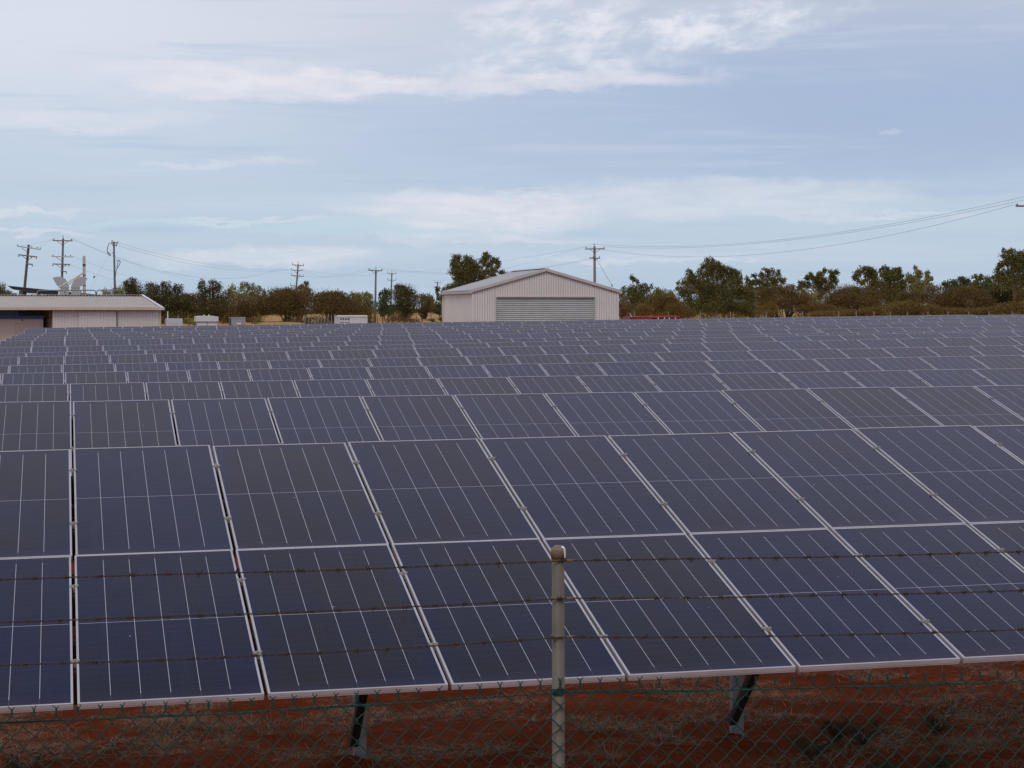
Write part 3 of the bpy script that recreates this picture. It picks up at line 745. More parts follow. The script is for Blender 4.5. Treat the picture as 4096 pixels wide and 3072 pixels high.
# ------------------------------------------------------------------ electric poles
M_WOODG = mat('pole_wood_greenish', (.14, .145, .115), .85, 0, .6, 1.5, dirt=(.085, .085, .07))
M_WOODD = mat('pole_wood_dark', (.085, .075, .062), .85, 0, .6, 1.5)
M_WOODL = mat('pole_wood_pale', (.42, .33, .24), .8, 0, .5, 1.5, dirt=(.28, .20, .14))
M_ARM = mat('crossarm_weathered', (.22, .17, .14), .8, 0, .5, 2)
M_ARML = mat('crossarm_light_grey', (.42, .42, .40), .6, 0, .3, 2)
M_INS = mat('insulator', (.10, .09, .09), .3); M_INSG = mat('insulator_green', (.10, .22, .18), .3)
PN = {}
def pole(key, Y, top, bot, rad, label, arms=(), wood=M_WOODG, topin=True):
    bp = at(bot[0], bot[1], Y); g = gz(bp.x, bp.y)
    # extend down to the ground along the lean
    tp = at(top[0], top[1], Y); d = (tp-bp).normalized(); bp = bp-d*((bp.z-g)/d.z)
    e = empty('power_pole', tuple(bp), label, 'power pole', 'timber power poles'); l = Vector(bp)
    k = mpp(top[0], Y)
    b = MB(); b.tube([Vector((0, 0, -.3)), tp-l], [rad*1.15, rad*.8], 10); b.obj('pole', wood, e, smooth=True)
    ins = []
    if topin:
        b = MB(); b.tube([tp-l, tp-l+Vector((0, 0, 6*k))], [.02, .02], 5); b.tube([tp-l+Vector((0, 0, 6*k)), tp-l+Vector((0, 0, 10*k))], [.07, .04], 7); b.obj('insulator', M_INS, e); ins.append(tp+Vector((0, 0, 10*k)))
    for (x0, y0, x1, y1, offs, updn, mt) in arms:
        a, c_ = at(x0, y0, Y-rad-.06), at(x1, y1, Y-rad-.06)
        b = MB(); b.bar(a-l, c_-l, .10, .12 if mt is M_ARM else .1); arm = b.obj('crossarm', mt, e)
        for o in offs:
            p = a.lerp(c_, o)-l; b = MB(); s_ = 1 if updn > 0 else -1
            b.tube([p, p+Vector((0, 0, s_*4*k))], .02, 5); b.tube([p+Vector((0, 0, s_*4*k)), p+Vector((0, 0, s_*6.5*k)), p+Vector((0, 0, s_*8*k))], [.05, .075, .035], 7)
            b.obj('insulator', M_INS if mt is M_ARM else M_INSG, arm); ins.append(p+l+Vector((0, 0, s_*8*k)))
        # diagonal stay from the arm to the pole
        b = MB(); w = abs(x1-x0)
        if w > 28:
            mid = a.lerp(c_, .5)-l; 
            for sgn in (-1, 1) if mt is M_ARM else (-1,):
                b.tube([mid+Vector((sgn*w*.30*k, 0, 0)), mid+Vector((0, .05, -w*.22*k))], .025, 5)
            b.obj('arm_brace', M_INS, e)
    PN[key] = ins
    return e, l
e1, l1 = pole('p1', 185, (115, 979), (98, 1150), .15, 'dark leaning power pole above the canopy, leftmost in the photo', [(68, 985, 163, 998, (.03, .62, .85, .98), 1, M_ARML), (73, 1019, 149, 1028, (.02, .68, .95), -1, M_ARM), (104, 1055, 131, 1058, (.95,), -1, M_ARM)], M_WOODD, False)
e2, l2 = pole('p2', 200, (252.5, 953), (248, 1110), .14, 'tall upright power pole with three crossarms behind the curved cowls', [(210, 962, 291, 963.5, (.06, .94), 1, M_ARM), (206, 1026, 294, 1028, (.07, .64, .86), 1, M_ARML), (210, 1056, 281, 1058, (.02, .72, .92), -1, M_ARM), (242, 1085, 267, 1087, (.95,), -1, M_ARM)])
e3, l3 = pole('p3', 215, (455.5, 966), (460, 1182), .13, 'greenish power pole without crossarms rising behind the right end of the long building', [(447, 968, 473, 973, (.05, .95), 1, M_ARM), (447, 979, 468, 983, (.05, .9), 1, M_ARM)], M_WOODG, False)
b = MB()
for pts in (([(448, 970), (436, 975), (430, 990), (429, 1006), (434, 1017), (441, 1024)]), ([(430, 1006), (437, 1012), (443, 1020)]), ([(466, 1041), (479, 1042)]), ([(479, 1042), (481, 1050), (476, 1062), (468, 1074), (463, 1090), (461, 1120), (462, 1180)]), ([(474, 1043), (470, 1055), (467, 1072)]), ([(447, 1011), (456, 1013)])):
    b.tube([at(x, y, 214.7)-l3 for x, y in pts], .045, 6)
b.obj('cable', M_INS, e3, smooth=True)
b = MB(); b.bar(at(464, 1041, 214.6)-l3, at(480, 1042, 214.6)-l3, .10, .12); b.obj('lamp_bracket', M_ARML, e3)
pole('p4', 320, (1193, 1056), (1185, 1150), .14, 'small distant power pole with four crossarms, leaning above the brown scrub', [(1168, 1059, 1216, 1063, (.04, .95), 1, M_ARM), (1165, 1080, 1210, 1083, (.03, .97), 1, M_ARM), (1164, 1101, 1215, 1106, (.03, .68, .96), 1, M_ARM), (1161, 1142, 1190, 1145, (.04,), 1, M_ARM)], M_WOODD)
pole('p5', 215, (1503.5, 1080), (1500, 1290), .125, 'green tinted power pole with a single crossarm standing before the trees', [(1473, 1080.5, 1529, 1083.5, (.06, .97), 1, M_ARM)])
pole('p6', 430, (1567.5, 1092), (1565, 1165), .16, 'far power pole with two crossarms right of the green tinted one', [(1549, 1094, 1585, 1095, (.03, .97), 1, M_ARM), (1549, 1120, 1585, 1121, (.03, .97), 1, M_ARM)], M_WOODD)
pole('p7', 530, (1750, 1128), (1747, 1200), .16, 'faint most distant power pole left of the gabled shed', [(1736, 1129, 1765, 1131, (.03, .97), 1, M_ARM), (1734, 1151, 1760, 1153, (.05, .95), 1, M_ARM)], M_WOODD)
e8, l8 = pole('p8', 200, (2378, 985), (2379, 1130), .16, 'power pole with wide crossarm rising behind the gabled shed roof', [(2340.5, 996, 2419, 995, (.05, .95), 1, M_ARM), (2371, 1033, 2400, 1033, (.1, .9), 1, M_ARM)], mat('pole_wood_grey', (.21, .18, .16), .85, 0, .5, 1.5))
b = MB()
for dx in (-20, -12): b.tube([at(2378+dx, 1033, 199.5)-l8, at(2378+dx+7, 1031, 199.5)-l8], .07, 6)
b.tube([at(2388, 1040, 199.7)-l8, at(2448, 1142, 199.7)-l8], .018, 4); b.tube([at(2446, 1138, 199.7)-l8, at(2450, 1146, 199.7)-l8], .07, 6); b.obj('stay_wire', M_INS, e8)
pole('p9', 118, (4148, 806), (4150, 1100), .15, 'near power pole of which only the left crossarm tip reaches into frame', [(4064, 824, 4232, 826, (.03, .97), 1, M_ARM)], M_WOODD)
# bare pair of boards left of the green pole
bp = at(337, 1180, 126); q = empty('timber_post', (bp.x, bp.y, gz(bp.x, bp.y)), 'tall pale post of two bolted timber boards beside the curved cowls', 'post'); l = Vector(q.location)
for xa_ in (333.8, 340.2):
    b = MB(); a = at(xa_+1, 1182, 126)-l; t_ = at(xa_-1, 1023 if xa_ > 337 else 1026, 126)-l; b.bar((a.x, a.y, 0), t_, .085, .20, (0, 1, 0)); b.obj('board', M_WOODL, q)
b = MB()
for y in (1058, 1061, 1100, 1140): b.bar(at(330, y, 125.85)-l, at(343, y, 125.85)-l, .05, .05)
b.obj('bolt', M_DARK, q)
# wires
M_WIRE = mat('aluminium_conductor', (.26, .27, .29), .5, .2)
WG = 'power lines between the poles'
def wire(a, b_, sg, label, r=.016):
    r *= .5
    a, b_ = Vector(a), Vector(b_); mb = MB(); pts = []
    for i in range(33):
        t = i/32; p = a.lerp(b_, t)-a; p.z -= sg*4*t*(1-t); pts.append(p)
    mb.tube(pts, r, 4); tag(mb.obj('power_line', M_WIRE, None, a), label, 'power line', WG)
def wl(x0, y0, Y0, x1, y1, Y1, sgpx, label, r=.016):
    a, b_ = at(x0, y0, Y0), at(x1, y1, Y1); wire(a, b_, sgpx*mpp((x0+x1)/2, (Y0+Y1)/2), label, r)
wl(2378, 976, 200, 4148, 775, 118, 66, 'topmost of the three lines sweeping up to the right frame edge', .020)
wl(2415, 986, 200, 4228, 770, 118, 62, 'middle one of the three lines sweeping up to the right frame edge', .020)
wl(2344, 986, 200, 4070, 815, 118, 98, 'lowest of the three lines sweeping up to the right frame edge', .020)
wl(2378, 976, 200, 1750, 1125, 530, 14, 'highest line from the pole behind the gabled shed to the faint distant pole')
wl(2344, 986, 200, 1548, 1090, 430, 16, 'line from the left crossarm tip behind the gabled shed to the far left pole')
wl(2360, 1034, 200, 1503, 1068, 215, 40, 'long slack line from the low fitting of the shed pole to the green tinted pole')
wl(2366, 1036, 200, 1529, 1077, 215, 38, 'second slack line just below, from the shed pole to the green tinted pole')
wl(1473, 1074, 215, 1216, 1103, 320, 14, 'line from the green tinted pole to the low crossarm of the leaning distant pole')
wl(1503, 1070, 215, 1168, 1056, 320, 45, 'line from the tip of the green tinted pole down to the leaning distant pole')
wl(1549, 1092, 430, 1210, 1080, 320, 14, 'line from the far two armed pole to the leaning distant pole')
wl(1585, 1118, 430, 1734, 1150, 530, 6, 'short line between the two farthest poles')
wl(472, 971, 215, 1165, 1078, 320, 30, 'upper line from the greenish pole to the leaning distant pole', .022)
wl(468, 981, 215, 1165, 1080, 320, 34, 'lower line from the greenish pole to the leaning distant pole', .022)
wl(287, 953, 200, 1168, 1057, 320, 95, 'deeply sagging line from the tall upright pole past the greenish pole', .022)
wl(260, 945, 200, 900, 1132, 330, 32, 'line from the tip of the tall upright pole down behind the treetops', .018)
wl(292, 1025, 200, 800, 1165, 300, 22, 'line from the second crossarm of the tall upright pole behind the trees', .018)
wl(281, 1060, 200, 660, 1165, 280, 12, 'lowest line from the tall upright pole down behind the trees', .018)
wl(159, 985, 185, 212, 952, 200, 5, 'short line from the dark leaning pole up to the tall upright pole')
wl(74, 985, 185, 250, 944, 200, 6, 'line from the upper left insulator of the leaning pole to the upright pole tip')
wl(443, 1000, 214, 350, 1180, 200, 0, 'stay wire with a small insulator running down left of the greenish pole', .016)
b = MB(); b.tube([at(374, 1112, 205), at(380, 1104, 205)], .09, 6); tag(b.obj('stay_insulator', M_INS), 'small dark strain insulator on the stay wire beside the cowls', 'insulator')

# ------------------------------------------------------------------ cabinets along the back of the field
def cabinet(name, Y, x0, x1, ytop, label, cat, m, depth=1.4, lid=None):
    a, c_ = at(x0, 1240, Y), at(x1, 1240, Y); zt = at((x0+x1)/2, ytop, Y).z; g = gz(a.x, Y)
    e = empty(name, ((a.x+c_.x)/2, Y, g), label, cat); w = c_.x-a.x
    return e, w, zt-g
M_CABG = mat('cabinet_light_grey', (.50, .52, .56), .5, 0, .25, 1)
M_CABW = mat('kiosk_off_white', (.62, .61, .60), .5, 0, .25, 1)
M_STEEL = mat('stainless_sheet', (.42, .40, .38), .35, .6, .4, .8, dirt=(.3, .27, .24))
e, w, h = cabinet('grey_cabinet', 110, 664.5, 730, 1276, 'plain light grey cabinet just right of the long building with a white pole', 'cabinet', M_CABG)
b = MB(); b.box(-w/2, w/2, 0, 1.2, 0, h); b.box(-w/2+.02, w/2-.02, .02, 1.18, h, h+.03); b.obj('body', M_CABG, e)
b = MB(); b.box(-w/2+.37*w, -w/2+.70*w, -.02, 0, .1, h-.18); d_ = b.obj('door', mat('cabinet_door', (.46, .48, .52), .5), e)
b = MB(); b.box(w/2-.02, w/2+.05, .1, .9, 0, h-.35); b.obj('side_box', M_CABG, e)
b = MB(); b.box(-w/2-.02, -w/2, 0, 1.2, .2, h-.05); b.obj('side_vent', M_GALV, e)
a = at(671, 1247, 110.5); q = empty('white_pole', (a.x, a.y, gz(a.x, a.y)), 'short thick white pole standing behind the light grey cabinet', 'pole'); b = MB(); b.tube([(0, 0, 0), (0, 0, a.z-q.location.z)], .035, 10); b.obj('shaft', M_SHED, q); b = MB(); b.tube([(0, 0, a.z-q.location.z), (0, 0, a.z-q.location.z+.02)], .04, 10); b.obj('cap', M_SHED, q)
e, w, h = cabinet('transformer_kiosk', 110, 790, 868, 1286, 'off white kiosk with overhanging pitched lid and two small knobs', 'kiosk', M_CABW)
b = MB(); b.box(-w/2, w/2, .1, 1.6, 0, h); b.box(-.01, .01, .092, .1, 0, h-.02, 1); b.obj('body', [M_CABW, M_DARK], e)
wl_ = at(873.5, 1240, 110).x-at(783.5, 1240, 110).x; k = mpp(830, 110)
b = MB(); b.prism([(-wl_/2, 0, h), (wl_/2, 0, h), (wl_/2, 0, h+19.5*k), (wl_*.28, 0, h+22.5*k), (-wl_*.28, 0, h+22.5*k), (-wl_/2, 0, h+19.5*k)], (0, 1.8, 0)); b.obj('lid', M_CABW, e)
for x in (816, 836): b = MB(); xx = at(x, 1240, 110.3).x-e.location.x; b.tube([(xx, .3, h+22*k), (xx, .3, h+27*k)], [.05, .035], 8); b.obj('lifting_knob', M_CABW, e)
e, w, h = cabinet('steel_cabinet', 111, 924, 982, 1272.5, 'dull steel cabinet with a small white plate at its foot', 'cabinet', M_STEEL)
b = MB(); b.box(-w/2, w/2, 0, 1.0, 0, h); b.obj('body', M_STEEL, e)
b = MB(); b.box(-w/2-.02, w/2+.02, -.03, 1.03, h, h+.05); b.obj('lid', M_GALV, e)
b = MB(); b.box(-w/2-.05, -w/2, -.02, .9, 0, h); b.obj('side_panel', M_GALVD, e)
pw_ = at(964, 1240, 111).x-at(947, 1240, 111).x; xx = at(955.5, 1240, 111).x-e.location.x; z1 = at(955, 1291, 111).z-e.location.z
b = MB(); b.box(xx-pw_/2, xx+pw_/2, -.025, -.001, z1-.11, z1); b.obj('plate', M_SHED, e)
e, w, h = cabinet('battery_container', 110, 1358, 1470, 1266, 'wide white equipment container with small vents left of the green tinted pole', 'container', M_CABW)
b = MB(); b.box(-w/2, w/2, 0, 2.2, 0, h); b.box(-w/2+w*.355, -w/2+w*.36, -.012, 0, 0, h, 1); bd = b.obj('body', [M_CABW, M_DARK], e)
b = MB(); b.prism([(-w/2-.05, -.05, h), (w/2+.03, -.05, h), (w/2, .3, h+.07), (-w/2+.25, .3, h+.06)], (0, 2.0, 0)); b.obj('lid', M_CABW, e)
for r_, (py, hh_) in enumerate(((1276, .07), (1289.5, .025))):
    for x in (1364.5, 1374, 1384, 1393.5):
        for dd in (-2, 1.4) if r_ == 0 else (-.3,):
            xx = at(x+dd, 1240, 110).x-e.location.x; zz = at(x, py, 110).z-e.location.z
            b = MB(); b.box(xx-(.018 if r_ == 0 else .04), xx+(.018 if r_ == 0 else .04), -.015, 0, zz-hh_/2*1.6, zz+hh_/2*1.6); b.obj('vent', M_DARK, bd)
# red implement right of the shed
M_RED = mat('red_painted_steel', (.42, .045, .025), .5, 0, .5, 1.2, dirt=(.25, .035, .025))
e, w, h = cabinet('red_machine', 113, 2518, 2729, 1264, 'low red steel machine lying behind the panels right of the gabled shed', 'machine', M_RED)
k = mpp(2620, 113); lx = Vector(e.location)
b = MB()
def PR(x, y, d=0): return at(x, y, 113+d)-lx
b.prism([PR(2518, 1290), PR(2608, 1290), PR(2608, 1265), PR(2520, 1267)], (0, 1.6, 0)); b.obj('crate_body', M_RED, e)
for i in range(22):
    q = MB(); x = 2520+i*4.0; q.bar(PR(x, 1290, -.02), PR(x, 1267.5, -.02), .025, .03, (0, 1, 0)); q.obj('rib', M_DARK if i % 2 else M_RED, e)
b = MB(); b.prism([PR(2608, 1271), PR(2722, 1270), PR(2726, 1266), PR(2716, 1262.5), PR(2612, 1263)], (0, .9, 0)); b.obj('beam', M_RED, e)
b = MB(); b.prism([PR(2716, 1290), PR(2729, 1290), PR(2729, 1264.5), PR(2720, 1264)], (0, .3, 0)); b.obj('end_plate', mat('dark_red', (.16, .03, .02), .6), e)
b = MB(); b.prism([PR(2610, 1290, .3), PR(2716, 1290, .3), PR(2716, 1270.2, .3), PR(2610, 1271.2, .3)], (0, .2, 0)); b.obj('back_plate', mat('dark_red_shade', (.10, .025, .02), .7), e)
for x in (2633, 2658, 2677, 2702): b = MB(); b.tube([PR(x, 1278, -.1), PR(x, 1272, -.1), PR(x, 1267, -.1)], [.07, .02, .012], 6); b.obj('white_cone', M_CABW, e)
b = MB(); b.tube([PR(2527, 1268, -.1), PR(2519, 1254, -.1)], .03, 6); b.obj('lever', M_CABW, e)

# ------------------------------------------------------------------ fences beyond the field
M_PICK = mat('picket_steel', (.26, .23, .21), .6, .3, .4, 3)
def backfence(pts, label, hpx, postm=M_PICK):
    """pts: list of (px, Y); one post at each, wires between"""
    a = at(pts[0][0], 1240, pts[0][1]); e = empty('wire_fence', (a.x, a.y, gz(a.x, a.y)), label, 'fence', 'thin wire fences behind the solar field'); l = Vector(e.location)
    tops = []
    for px, Y in pts:
        t = at(px, hpx, Y); g = gz(t.x, t.y); b = MB(); b.bar((t.x-l.x, t.y-l.y, g-l.z-.2), (t.x-l.x, t.y-l.y, t.z-l.z), .05, .04, (0, 1, 0)); b.obj('post', postm, e); tops.append(Vector((t.x, t.y, t.z)))
    for fr in (.8, .4):
        b = MB(); b.tube([Vector((t.x, t.y, gz(t.x, t.y)+(t.z-gz(t.x, t.y))*fr))-l for t in tops], .003, 4); b.obj('wire', M_PICK, e)
def rec(pxs, Y0, VP=283):                         # a fence running straight away from us along Y
    return [(p, Y0*(pxs[-1]-VP)/(p-VP)) for p in pxs]
backfence(rec([1220, 1235, 1247, 1260, 1273, 1285, 1298, 1312, 1326, 1341], 113), 'close set wire fence running away left of the white equipment container', 1259)
backfence(rec([1492, 1511, 1530, 1552, 1572, 1594, 1616, 1639, 1665, 1689], 113), 'wire fence with dark posts running away between the container and gabled shed', 1266, M_BARKD)
backfence([(2538, 118), (2673, 117), (2801, 116), (2922, 115), (3066, 114), (3210, 113.5), (3355, 113), (3425, 113), (3496, 113), (3561, 113), (3630, 113), (3712, 113), (3791, 113), (3875, 113), (3956, 113), (4049, 113), (4140, 113)], 'wire fence with pale posts along the right rear edge of the solar field', 1246, mat('pale_post', (.24, .22, .19), .7))
b = MB()                                          # single pickets
for x, y in ((920, 1270), (1098, 1284), (712, 1262)):
    t = at(x, y, 116); q = empty('steel_picket', (t.x, t.y, gz(t.x, t.y)), 'lone thin picket %s' % {920: 'at the left side of the dull steel cabinet', 1098: 'in front of the yellow grass gap', 712: 'just behind the light grey cabinet'}[x], 'picket')
    b = MB(); b.bar((0, 0, 0), (0, 0, t.z-q.location.z), .05, .04, (0, 1, 0)); b.obj('stake', M_PICK, q); b = MB(); b.tube([(0, 0, t.z-q.location.z-.1), (.05, 0, t.z-q.location.z-.1)], .01, 4); b.obj('clip', M_GALV, q)

# ------------------------------------------------------------------ trees
def leaves(mb, cpt, rx, ry, rz, n, lw, lh, rnd, kind):
    """leaf sprays gathered into small clumps through an ellipsoid"""
    nc = max(3, n//22)
    cl = []
    for _ in range(nc):
        while True:
            p = Vector((rnd.uniform(-1, 1), rnd.uniform(-1, 1), rnd.uniform(-1, 1)))
            if p.length < 1: break
        p = p.normalized()*(p.length**.62)
        cl.append(p)
    for i in range(n):
        q = cl[i % nc]
        s_ = .27 if kind not in ('brown', 'gold', 'dark') else .36
        p = cpt+Vector(((q.x+rnd.gauss(0, s_))*rx, (q.y+rnd.gauss(0, s_))*ry, (q.z+rnd.gauss(0, s_))*rz))
        if kind in ('euc', 'light', 'blue', 'droop'):
            d = Vector((rnd.gauss(0, .45), rnd.gauss(0, .45), -1 if rnd.random() < .75 else .8)).normalized()
        elif kind in ('gold', 'brown', 'grey'):
            d = Vector((rnd.gauss(0, .6), rnd.gauss(0, .6), 1)).normalized()
        else:
            d = Vector((rnd.gauss(0, 1), rnd.gauss(0, 1), rnd.gauss(0, .8))).normalized()
        s2 = d.cross(Vector((rnd.gauss(0, 1), rnd.gauss(0, 1), rnd.gauss(0, .4)))).normalized()
        L_ = lh*rnd.uniform(.6, 1.3); w_ = lw*rnd.uniform(.6, 1.3)
        o = len(mb.v); mb.v += [tuple(p-s2*w_*.25), tuple(p+d*L_*.45-s2*w_*.5), tuple(p+d*L_), tuple(p+d*L_*.5+s2*w_*.5)]
        mb.f.append((o, o+1, o+2, o+3)); mb.mi.append(0)
def tree(name, label, Y, trunkx, ell, kind='euc', cat='tree', dens=.12, group='trees and scrub behind the solar field', trunk=True, bark=None, size=1.0, depth=.85, limb=.05, low=1290, trw=None):
    rnd = random.Random(int(trunkx)*7+len(ell)); k = mpp(trunkx, Y)
    bpt = at(trunkx, low, Y); bpt = Vector((bpt.x, Y, gz(bpt.x, Y)))
    e = empty(name, tuple(bpt), label, cat, group)
    mb = MB(); lw, lh = 4.2*k*size, 7.6*k*size
    if kind in ('brown', 'gold', 'grey', 'dark'): lw, lh = 3.0*k*size, 5.6*k*size
    cs = []
    for (x, y, rx, ry) in ell:
        dY = rnd.uniform(-.5, .5)*rx*k*depth
        cpt = at(x, y, Y+dY)-bpt; cs.append((cpt, rx*k, ry*k))
        n = int(pi*rx*ry*dens*(2.3 if kind in ('euc', 'light', 'blue') else 4.2))
        leaves(mb, cpt, rx*k*.86, (rx*.5+ry*.5)*k*depth, ry*k*.86, n, lw, lh, rnd, kind)
    mb.obj('crown', LEAF[kind], e)
    b = MB(); bk = bark or (M_BARK if kind in ('euc', 'light', 'blue') else M_BARKD)
    top = max(c_[0].z for c_ in cs); r0 = (trw or max(.10, .035*top))
    if kind in ('brown', 'gold', 'grey', 'dark'):
        for c_, rx, ry in cs:                     # many stems fanning out from the foot
            for q in range(5):
                t = c_+Vector((rnd.uniform(-.8, .8)*rx, rnd.uniform(-.4, .4)*rx, rnd.uniform(-.3, .7)*ry)); s0 = Vector((rnd.uniform(-.3, .3), 0, -.1))
                m1 = s0.lerp(t, .45)+Vector((rnd.uniform(-.2, .2), 0, -.15*t.z*rnd.random()))
                b.tube([s0, m1, t], [r0*.55, r0*.36, r0*.08], 5)
    else:
        lowc = sum((c_[0] for c_ in cs), Vector())/len(cs); fork = Vector((lowc.x*.4, lowc.y*.4, top*.42))
        b.tube([(0, 0, -.2), fork*.5+Vector((rnd.uniform(-.1, .1), 0, 0)), fork], [r0, r0*.85, r0*.7], 7)
        for c_, rx, ry in cs:
            mdl = fork.lerp(c_, .5)+Vector((rnd.uniform(-.2, .2), 0, rnd.uniform(-.1, .4))); tip = c_+Vector((0, 0, ry*.45))
            b.tube([fork, mdl, c_, tip], [r0*.5, r0*.33, r0*.2, r0*.05], 5)
            for q in range(3):
                t = c_+Vector((rnd.uniform(-.75, .75)*rx, rnd.uniform(-.5, .5)*rx, rnd.uniform(-.2, .8)*ry)); b.tube([mdl.lerp(c_, .5), t], [r0*.16, r0*.04], 4)
    b.obj('trunk', bk, e)
    return e
T = tree
T('small_tree', 'bit of dark tree crown at the far left above the building roof', 150, 10, [(4, 1160, 22, 26), (30, 1178, 22, 14), (-30, 1160, 30, 30)], 'dark')
T('small_tree', 'tiny treetop showing under the high end of the dark canopy', 160, 58, [(57, 1180, 12, 9), (66, 1186, 12, 6)], 'dark')
T('small_tree', 'low treetops seen through the opening below the dark canopy', 170, 140, [(122, 1184, 14, 8), (175, 1186, 24, 8), (205, 1188, 24, 6)], 'light')
T('scrub_tree', 'green scrub tree directly behind the greenish power pole', 232, 450, [(428, 1180, 22, 24), (470, 1178, 30, 30), (450, 1205, 50, 30)], 'light')
T('gum_tree', 'bushy dark gum with pointed top right of the greenish power pole', 236, 525, [(520, 1150, 24, 28), (545, 1165, 30, 32), (500, 1180, 40, 34), (550, 1205, 50, 38), (520, 1235, 70, 40), (506, 1130, 12, 14), (535, 1122, 14, 12)], 'dark')
T('gum_tree', 'dark gum with two small peaks behind the right corner of the long building', 238, 605, [(595, 1150, 18, 20), (622, 1152, 16, 18), (605, 1180, 40, 30), (615, 1215, 55, 40), (610, 1260, 60, 35)], 'dark')
T('gum_tree', 'dark gum with a narrow upright head above the light grey cabinet', 240, 665, [(655, 1142, 13, 16), (672, 1148, 12, 20), (660, 1180, 30, 28), (665, 1220, 50, 38), (668, 1258, 55, 30)], 'dark')
T('gum_tree', 'sparse dark gum with twiggy crown right of the narrow headed one', 241, 712, [(700, 1152, 14, 16), (720, 1158, 12, 16), (705, 1185, 32, 25), (725, 1215, 50, 32), (720, 1255, 50, 28)], 'dark')
T('mulga', 'low brown scrub tree above and left of the pitched lid kiosk', 243, 775, [(755, 1195, 26, 20), (790, 1192, 30, 20), (775, 1225, 55, 35), (780, 1262, 60, 22)], 'brown')
T('gum_tree', 'dark gum with bare trunk and two headed crown above the kiosk', 238, 838, [(808, 1138, 15, 18), (800, 1152, 10, 10), (850, 1132, 16, 12), (868, 1145, 18, 16), (840, 1160, 40, 18), (845, 1195, 50, 28), (850, 1235, 62, 38)], 'dark', bark=M_BARKD)
T('mulga', 'brown scrub between the kiosk and the dull steel cabinet', 242, 905, [(900, 1195, 26, 28), (905, 1235, 50, 35), (895, 1265, 45, 16)], 'brown')
T('gum_tree', 'pale green open gum left of the broad brown domes', 250, 995, [(925, 1160, 20, 26), (975, 1150, 20, 22), (1002, 1140, 18, 18), (1010, 1168, 32, 24), (985, 1190, 45, 22), (945, 1185, 26, 26), (1045, 1160, 13, 13), (1060, 1172, 12, 12), (1040, 1190, 26, 18)], 'light', dens=.085)
T('mulga', 'brown umbrella scrub under the pale green open gum', 238, 985, [(965, 1225, 45, 34), (1010, 1232, 60, 34), (1050, 1225, 40, 40), (985, 1258, 60, 16)], 'brown')
T('scrub_tree', 'small olive bush in front of the yellow grass gap', 233, 1045, [(1035, 1285, 18, 14), (1052, 1290, 12, 10)], 'light')
T('mulga', 'broad brown dome shaped mulga tree left of the close set fence', 236, 1150, [(1105, 1200, 48, 34), (1140, 1185, 60, 28), (1180, 1200, 50, 36), (1145, 1225, 85, 30), (1165, 1250, 75, 18)], 'brown', dens=.15)
T('mulga', 'dusky brown mulga behind, below the leaning distant pole', 246, 1195, [(1150, 1170, 28, 14), (1205, 1175, 42, 22), (1190, 1195, 60, 28), (1228, 1190, 28, 24)], 'brown')
T('gum_tree', 'small dark gum sprig rising right of the leaning distant pole', 262, 1222, [(1226, 1131, 12, 11), (1213, 1145, 16, 10), (1224, 1158, 18, 9), (1236, 1157, 10, 6), (1196, 1152, 8, 6)], 'euc')
T('mulga', 'broad brown dome shaped mulga tree above the close set fence', 238, 1320, [(1285, 1205, 50, 32), (1330, 1200, 60, 30), (1370, 1212, 45, 34), (1320, 1232, 85, 28), (1345, 1180, 26, 10), (1300, 1180, 26, 10)], 'brown', dens=.15)
T('mulga', 'brown scrub behind the white equipment container', 237, 1410, [(1400, 1232, 45, 30), (1440, 1245, 45, 26), (1420, 1265, 60, 16)], 'brown')
T('gum_tree', 'yellow green gums left of the green tinted power pole', 250, 1440, [(1410, 1180, 12, 14), (1432, 1182, 18, 16), (1418, 1205, 28, 24), (1458, 1175, 14, 10), (1478, 1182, 16, 12), (1455, 1205, 36, 24), (1480, 1225, 32, 28)], 'light')
T('gum_tree', 'blue green tree just right of the green tinted power pole', 248, 1535, [(1540, 1165, 18, 10), (1525, 1178, 14, 10), (1550, 1182, 20, 20), (1532, 1205, 26, 24), (1545, 1238, 38, 26)], 'blue')
T('scrub_tree', 'dense dark round tree between the container and the gabled shed', 240, 1612, [(1590, 1148, 14, 12), (1608, 1146, 12, 10), (1625, 1165, 34, 22), (1600, 1180, 34, 28), (1640, 1195, 28, 34), (1612, 1225, 46, 30), (1618, 1255, 36, 14)], 'dark', dens=.14)
T('scrub_tree', 'brownish tree with thin bare trunk left of the gabled shed', 244, 1695, [(1685, 1195, 22, 16), (1712, 1198, 22, 18), (1695, 1222, 40, 24), (1690, 1245, 32, 14)], 'brown', dens=.11, trw=.18)
T('gum_tree', 'slim gum with two hanging heads touching the left wall of the gabled shed', 246, 1770, [(1751, 1158, 10, 14), (1748, 1172, 9, 12), (1782, 1158, 12, 12), (1776, 1178, 16, 14), (1768, 1198, 18, 16)], 'euc', dens=.14)
T('scrub_tree', 'blue grey bush at the foot of the left shed wall', 247, 1762, [(1762, 1228, 26, 20), (1740, 1238, 20, 16), (1758, 1250, 16, 10)], 'blue')
T('scrub_tree', 'low green bush behind the brownish bare trunk tree', 255, 1725, [(1722, 1210, 20, 22), (1735, 1235, 30, 20)], 'light')
T('scrub_tree', 'small round bush in the yellow grass nearest the shed wall', 215, 1768, [(1768, 1278, 14, 8), (1720, 1284, 16, 7)], 'brown')
